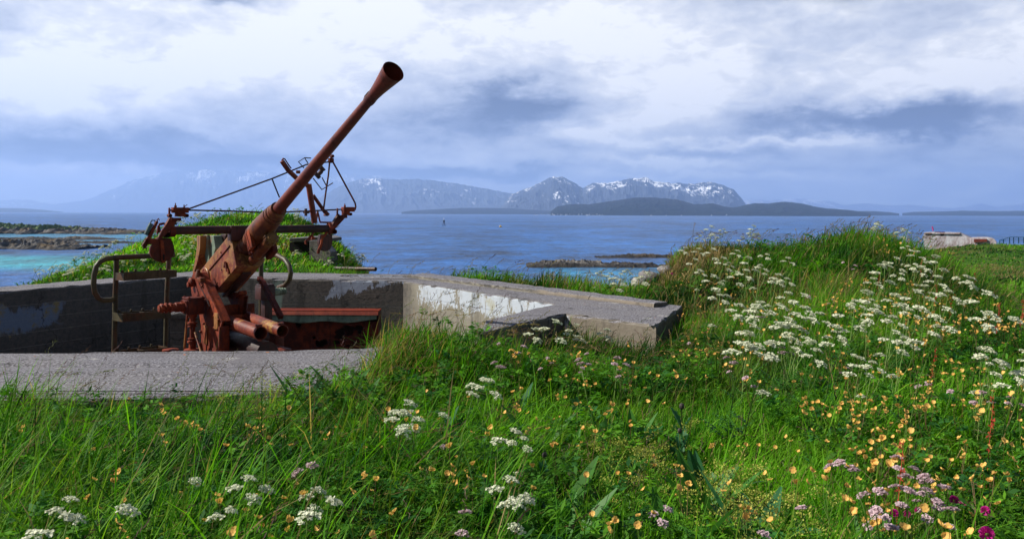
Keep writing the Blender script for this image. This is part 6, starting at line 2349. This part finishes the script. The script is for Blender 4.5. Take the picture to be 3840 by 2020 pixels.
BC = []
for sd in range(6):
    st, hds = buttercup_geo(300 + sd, 0.28, 1 + sd % 3)
    allm = PM(); allm.V = list(st.V); allm.F = list(st.F); allm.M = [0] * len(st.F)
    for hd in hds:
        b = len(allm.V)
        allm.V += hd.V; allm.F += [tuple(i + b for i in f) for f in hd.F]; allm.M += [1] * len(hd.F)
    BC.append(([st.mesh('buttercup_stem', [F_STEMB if sd % 2 else F_STEM])] + [hd.mesh('buttercup_flower', [F_YEL]) for hd in hds], allm.mesh('buttercup', [F_STEM, F_YEL]), allm))
SPOT = [(455, 1052), (470, 1065), (480, 1078), (515, 1082), (618, 1075), (622, 1100), (638, 1090), (655, 1075), (665, 1085), (668, 1105), (675, 1120), (820, 1108), (850, 1075), (905, 1080), (60, 1075),
        (225, 1130), (300, 1190), (310, 1225), (315, 1260), (285, 1320), (320, 1340), (455, 1290), (505, 1220), (535, 1250), (545, 1262), (590, 1340), (600, 1325), (615, 1328), (780, 1240), (800, 1250),
        (910, 1190), (925, 1205), (985, 1290), (1055, 1052), (1085, 1185), (1130, 1190), (1140, 1180), (1185, 1165), (1345, 1055), (1415, 1050), (1440, 1055), (1480, 1195), (1625, 1230), (1640, 1150),
        (1460, 1075), (1325, 1080), (1400, 995), (1320, 980), (1075, 985), (1050, 935), (1180, 1000), (1030, 1040), (1250, 1030), (150, 920), (190, 930), (320, 1005), (2425, 960), (2405, 915), (2480, 930)]
DENS = [  # x0,y0,x1,y1,count : where the yellow is thick
    (2050, 700, 2300, 790, 65), (2250, 740, 2576, 840, 140), (1700, 760, 1960, 900, 70), (2000, 880, 2350, 1040, 75), (2060, 1000, 2340, 1170, 75), (2300, 850, 2576, 1000, 45),
    (1400, 860, 1900, 960, 60), (2150, 1190, 2480, 1340, 30), (1250, 880, 1700, 1100, 34), (950, 1000, 1300, 1300, 24), (1800, 1100, 2150, 1300, 28), (2330, 1000, 2576, 1240, 60),
    (0, 1010, 950, 1355, 26), (1950, 740, 2200, 860, 60), (2200, 590, 2420, 640, 60), (1690, 690, 1900, 760, 30), (1300, 1100, 1900, 1355, 25)]
bl = [(x, y, 0) for x, y in SPOT]
for (x0_, y0_, x1_, y1_, n_) in DENS:
    for k in range(int(n_ * 0.62)):
        bl.append((x0_ + (x1_ - x0_) * rf.random(), y0_ + (y1_ - y0_) * rf.random(), 1))
cand = []
for (x, y, q) in bl:
    h = 0.22 + 0.12 * rf.random()
    loc = find(x * S25, y * S25, h)
    if loc is None: continue
    cand.append((loc[1], loc, x, y, h))
cand.sort(key=lambda c: c[0])
for i, (Yd, loc, x, y, h) in enumerate(cand[:300]):
    p = BC[rf.integers(6)]
    lab = 'orange-yellow buttercup %s' % place_words(x * S25, y * S25)
    sc = h / 0.28
    if Yd < 4.6:
        put(p[0], ['stem'] + ['flower_head'] * (len(p[0]) - 1), loc, 'buttercup', lab, 'flower', 'single buttercups in the nearer meadow', rf.random() * 6, sc, True)
    else:
        put([p[1]], None, loc, 'buttercup', lab, 'flower', 'single buttercups in the nearer meadow', rf.random() * 6, sc, False)
VV, FF, MM = [], [], []; off = 0
for (Yd, loc, x, y, h) in cand[300:]:
    a_ = BC[rf.integers(6)][2]
    an = rf.random() * 6.28; c_, s_ = math.cos(an), math.sin(an)
    k_ = h / 0.28
    v_ = np.array(a_.V) * k_
    if Yd > 8:                                   # keep the flower size, thicken only the heads a little
        v_ = v_ * 1.0
    v_ = np.stack([v_[:, 0] * c_ - v_[:, 1] * s_, v_[:, 0] * s_ + v_[:, 1] * c_, v_[:, 2]], 1) + loc
    VV.append(v_); FF += [tuple(i + off for i in f) for f in a_.F]; MM += a_.M; off += len(v_)
if VV:
    o = mesh_from('buttercups', np.concatenate(VV), FF, [F_STEMB, F_YEL], matidx=MM)
    tag(o, 'countless small orange-yellow buttercups farther up the slope', 'flowers', kind='stuff')


# ---- large-leaved plants
def leafy(seed, n, L, W, up, jag, stemh=0.0):
    r = np.random.default_rng(seed); outp = []
    for i in range(n):
        pm = PM(); a = i * 2.4 + r.random() * .6
        e = up * (0.6 + 0.8 * r.random())
        z0 = stemh * (i / n) if stemh else 0.0
        l_ = L * (0.7 + 0.5 * r.random()) * (1 - 0.4 * (z0 / (stemh + 1e-6)) if stemh else 1)
        pm.leaf(np.array([0, 0, z0 - 0.01]), np.array([math.cos(a), math.sin(a), e]), l_, W * (0.8 + 0.4 * r.random()), 0.35 * r.random(), 0, seg=9, jag=jag, r=r, fold=0.18)
        outp.append(pm)
    return outp


DK = []
for sd in range(3):
    lv = leafy(500 + sd, 7, 0.26, 0.055, 1.6, 0.0)
    DK.append(([l_.mesh('dock_leaf', [F_LEAFB if sd == 1 else F_LEAF]) for l_ in lv], ['leaf'] * 7))
DL = [(1760, 1240, 1.1), (1770, 1180, .9), (1350, 1085, 1.0), (1330, 1180, .9), (1460, 1010, .7), (1410, 1250, 1.0), (1380, 1340, 1.1), (290, 950, .75), (80, 985, .8), (1010, 1160, .9), (820, 1180, .9),
      (2050, 855, .6), (1240, 1310, .8), (1900, 1310, 1.1), (2420, 870, .7), (250, 1000, .8), (740, 1130, .8), (1560, 1290, .8), (650, 985, .7), (1290, 1010, .8), (1700, 1350, 1.1), (2150, 1340, .8), (1100, 1060, .7), (40, 965, .9), (130, 975, .8), (180, 960, .8), (340, 960, .9), (390, 985, .8), (460, 975, .8), (560, 985, .9), (600, 1000, .7), (770, 990, .8), (860, 960, .7), (900, 990, .7), (1180, 1100, .8), (1420, 1130, .8), (1600, 1060, .8), (560, 1120, .9), (380, 1090, .9), (180, 1100, .9)]
for i, (x, y, sc) in enumerate(DL):
    sc *= 1.35 if (x > 950 or y > 1015) else 1.75
    loc = find(x * S25, y * S25, 0.17)
    if loc is None: continue
    p = DK[i % 3]
    put(p[0], p[1], loc, 'dock_plant', 'broad-leaved dock plant %s' % place_words(x * S25, y * S25), 'plant', 'broad-leaved dock plants', rf.random() * 6, sc, True)
# thistles
TH = []
for sd in range(2):
    lv = leafy(600 + sd, 9, 0.20, 0.05, 2.2, 0.55, 0.24)
    st = PM(); st.stem([np.array([0, 0, -0.02]), np.array([0.01, 0, 0.2]), np.array([0.0, 0, 0.30])], 0.006, 0.004)
    hd = PM(); r = np.random.default_rng(sd)
    nn = 10
    V = []; F = []
    for j in range(6):
        ph = math.pi * j / 5
        for k in range(nn):
            a = 6.283 * k / nn
            V.append(np.array([math.cos(a) * math.sin(ph) * .013, math.sin(a) * math.sin(ph) * .013, 0.312 - math.cos(ph) * .016]))
    for j in range(5):
        for k in range(nn):
            F.append((j * nn + k, j * nn + (k + 1) % nn, (j + 1) * nn + (k + 1) % nn, (j + 1) * nn + k))
    hd.add(V, F)
    TH.append(([st.mesh('thistle_stem', [F_STEM]), hd.mesh('thistle_bud', [F_THIS])] + [l_.mesh('thistle_leaf', [F_LEAFB]) for l_ in lv], ['stem', 'bud'] + ['leaf'] * 9))
for i, (x, y, sc) in enumerate([(753, 925, .75), (629, 957, .6), (425, 935, 1.0), (1715, 1030, 1.0), (1710, 1090, .8), (500, 965, .9), (2150, 790, .9), (1370, 1150, .8), (2470, 1000, .8)]):
    loc = find(x * S25, y * S25, 0.30 * sc)
    if loc is None: continue
    p = TH[i % 2]
    put(p[0], p[1], loc, 'thistle', 'spiny green thistle %s' % place_words(x * S25, y * S25), 'plant', 'spiny thistles', rf.random() * 6, sc, True)
# red sorrel stalks
SR_ = []
for sd in range(2):
    r = np.random.default_rng(700 + sd); st, hd = PM(), PM()
    st.stem([np.array([0, 0, -.02]), np.array([.02, 0, .2]), np.array([.05, 0, .42])], .0022, .0012)
    for k in range(60):
        t_ = 0.45 + 0.55 * r.random(); q = np.array([.05 * t_, 0, .42 * t_]) + r.normal(0, .006, 3)
        e = unit(r.normal(0, 1, 3)) * .006; f_ = unit(r.normal(0, 1, 3)) * .005
        hd.add([q - e, q - f_, q + e, q + f_], [(0, 1, 2, 3)])
    SR_.append(([st.mesh('sorrel_stem', [F_RED]), hd.mesh('sorrel_spike', [F_RED])], ['stem', 'spike']))
for i, (x, y) in enumerate([(2330, 880), (2480, 1010), (2310, 650), (2345, 720), (2380, 745), (2250, 1130), (2500, 770), (2560, 760), (2200, 690), (2455, 690)]):
    loc = find(x * S25, y * S25, 0.40)
    if loc is None: continue
    p = SR_[i % 2]
    put(p[0], p[1], loc, 'red_sorrel', 'slender rust-red sorrel stalk %s' % place_words(x * S25, y * S25), 'plant', 'red sorrel stalks', rf.normal() * .8, 1.0, True)
# clover heads
st, hd = PM(), PM(); r = np.random.default_rng(5)
st.stem([np.array([0, 0, -.02]), np.array([.01, 0, .12]), np.array([0, 0, .24])], .0016, .0012)
for k in range(120):
    d = unit(r.normal(0, 1, 3) + [0, 0, .4]); q = np.array([0, 0, .25]) + d * .006; s_ = unit(np.cross(d, [.3, 1, .2])) * .0016
    hd.add([q - s_, q + s_, q + d * .0095 + s_ * .8, q + d * .0095 - s_ * .8], [(0, 1, 2, 3)])
CLm = [st.mesh('clover_stem', [F_STEM]), hd.mesh('clover_head', [F_MAG])]
for i, (x, y, sc) in enumerate([(2482, 1343, 1.25), (2479, 1284, 1.0), (2400, 1257, 1.0), (2422, 1270, .8), (2250, 1292, .9), (2282, 1292, .8), (2310, 1283, .8), (1690, 690, 1.0), (2350, 1262, .7)]):
    loc = find(x * S25, y * S25, 0.25 * sc)
    if loc is None: continue
    lab = ('largest magenta clover head at the bottom edge of the bottom right corner', 'magenta clover head above the largest one in the bottom right corner')[i] if i < 2 else 'magenta clover head ' + place_words(x * S25, y * S25)
    put(CLm, ['stem', 'flower_head'], loc, 'red_clover', lab, 'flower', 'magenta clover heads', rf.random() * 6, sc, True)
# lady's mantle : frothy yellow-green heads over round leaves
LM = []
for sd in range(3):
    r = np.random.default_rng(800 + sd); st = PM(); hds, lfs = [], []
    for i in range(8):
        a = i * 2.4; rad = 0.16 * math.sqrt((i + .4) / 8); hh = 0.17 + 0.11 * r.random()
        tip = np.array([math.cos(a) * rad, math.sin(a) * rad, hh])
        st.stem([np.array([0, 0, 0]), tip * .55 + [0, 0, .02], tip], .0013, .0009)
        hd = PM(); hds.append(hd)
        for k in range(75):
            q = tip + r.normal(0, 1, 3) * [.022, .022, .014]
            e = unit(r.normal(0, 1, 3)) * .0042; f_ = unit(r.normal(0, 1, 3)) * .0042
            hd.add([q - e, q - f_, q + e, q + f_], [(0, 1, 2, 3)])
    for i in range(5):
        a = r.random() * 6.283; rad = 0.15 * math.sqrt(r.random()); c = np.array([math.cos(a) * rad, math.sin(a) * rad, .08 + .07 * r.random()])
        ax = unit(np.array([r.normal() * .4, r.normal() * .4 - .3, 1])); u = unit(np.cross(ax, [1, .2, 0])); v = np.cross(ax, u)
        ring = [c] + [c + (u * math.cos(k * .5236) + v * math.sin(k * .5236)) * .038 * (1 - .12 * (k % 2)) + ax * .008 for k in range(12)]
        lf = PM(); lfs.append(lf)
        lf.add(ring, [(0, 1 + k, 1 + (k + 1) % 12) for k in range(12)])
    LM.append(([st.mesh('mantle_stems', [F_STEM])] + [q_.mesh('mantle_froth', [F_LADY]) for q_ in hds] + [q_.mesh('mantle_leaf', [F_LEAF]) for q_ in lfs], ['stem'] + ['flower_head'] * 8 + ['leaf'] * 5))
for i, (x, y, sc) in enumerate([(640, 1030, 1), (700, 985, 1), (690, 1040, .8), (1540, 1120, .9), (1570, 1165, .9), (1650, 1180, .9), (1700, 1120, .8), (1640, 1130, .8), (1800, 1262, 1), (1850, 1325, 1),
                                (1920, 1345, 1), (1890, 1230, 1), (1950, 1270, .9), (60, 960, .8), (1740, 1090, .7), (1590, 1270, .8), (1830, 1200, .9), (200, 965, .7), (2060, 1330, .9), (1480, 1150, .7), (2240, 1330, .7)]):
    loc = find(x * S25, y * S25, 0.2 * sc)
    if loc is None: continue
    p = LM[i % 3]
    put(p[0], p[1], loc, 'ladys_mantle', 'frothy yellow-green plant %s' % place_words(x * S25, y * S25), 'plant', 'frothy yellow-green plants', rf.random() * 6, sc, True)
# tell apart the members of small look-alike sets by their place among each other
from collections import defaultdict
sets = defaultdict(list)
ORD = ['first', 'second', 'third', 'fourth', 'fifth', 'sixth', 'seventh', 'eighth', 'ninth', 'tenth', 'eleventh', 'twelfth', 'thirteenth']
for o in list(COL.objects):
    if o.parent is None and o.get('group') and o.get('label') and o.get('category') in ('flower', 'plant'):
        sets[o['label']].append(o)
for lab, obs in sets.items():
    if len(obs) < 2: continue
    xs = sorted(obs, key=lambda o: o.location.x / max(o.location.y, .1))
    n_ = len(xs)
    if n_ == 2:
        xs[0]['label'] = 'left of two: ' + lab; xs[1]['label'] = 'right of two: ' + lab
    elif n_ == 3:
        for o, w_ in zip(xs, ('left', 'middle', 'right')): o['label'] = w_ + ' of three: ' + lab
    elif n_ <= 24:
        for i, o in enumerate(xs):
            j = min(i, n_ - 1 - i); sd_ = 'left' if i <= n_ - 1 - i else 'right'
            o['label'] = (sd_ + 'most ' + lab) if j == 0 else '%s from the %s, %s' % (ORD[j], sd_, lab)
print('cow parsley', n_cp, 'buttercup cand', len(cand))
# ------------------------------------------------------------------ haze
def build_haze():
    lo, hi = np.array([-34000., -120., -32.]), np.array([34000., 31500., 1250.])
    mb = MB()
    mb.obox((lo + hi) / 2, ((1, 0, 0), (0, 1, 0), (0, 0, 1)), (hi - lo) / 2)
    m_, t, out = material('haze_air')
    v = t.n('ShaderNodeVolumePrincipled')
    v.inputs['Color'].default_value = (0.43, 0.62, 1.0, 1)
    v.inputs['Density'].default_value = 8.0e-5
    v.inputs['Anisotropy'].default_value = 0.2
    t.link(v.outputs[0], out.inputs['Volume'])
    o = mb.build('haze', m_, smooth=None)
    tag(o, 'pale blue sea haze', kind='stuff')


build_haze()
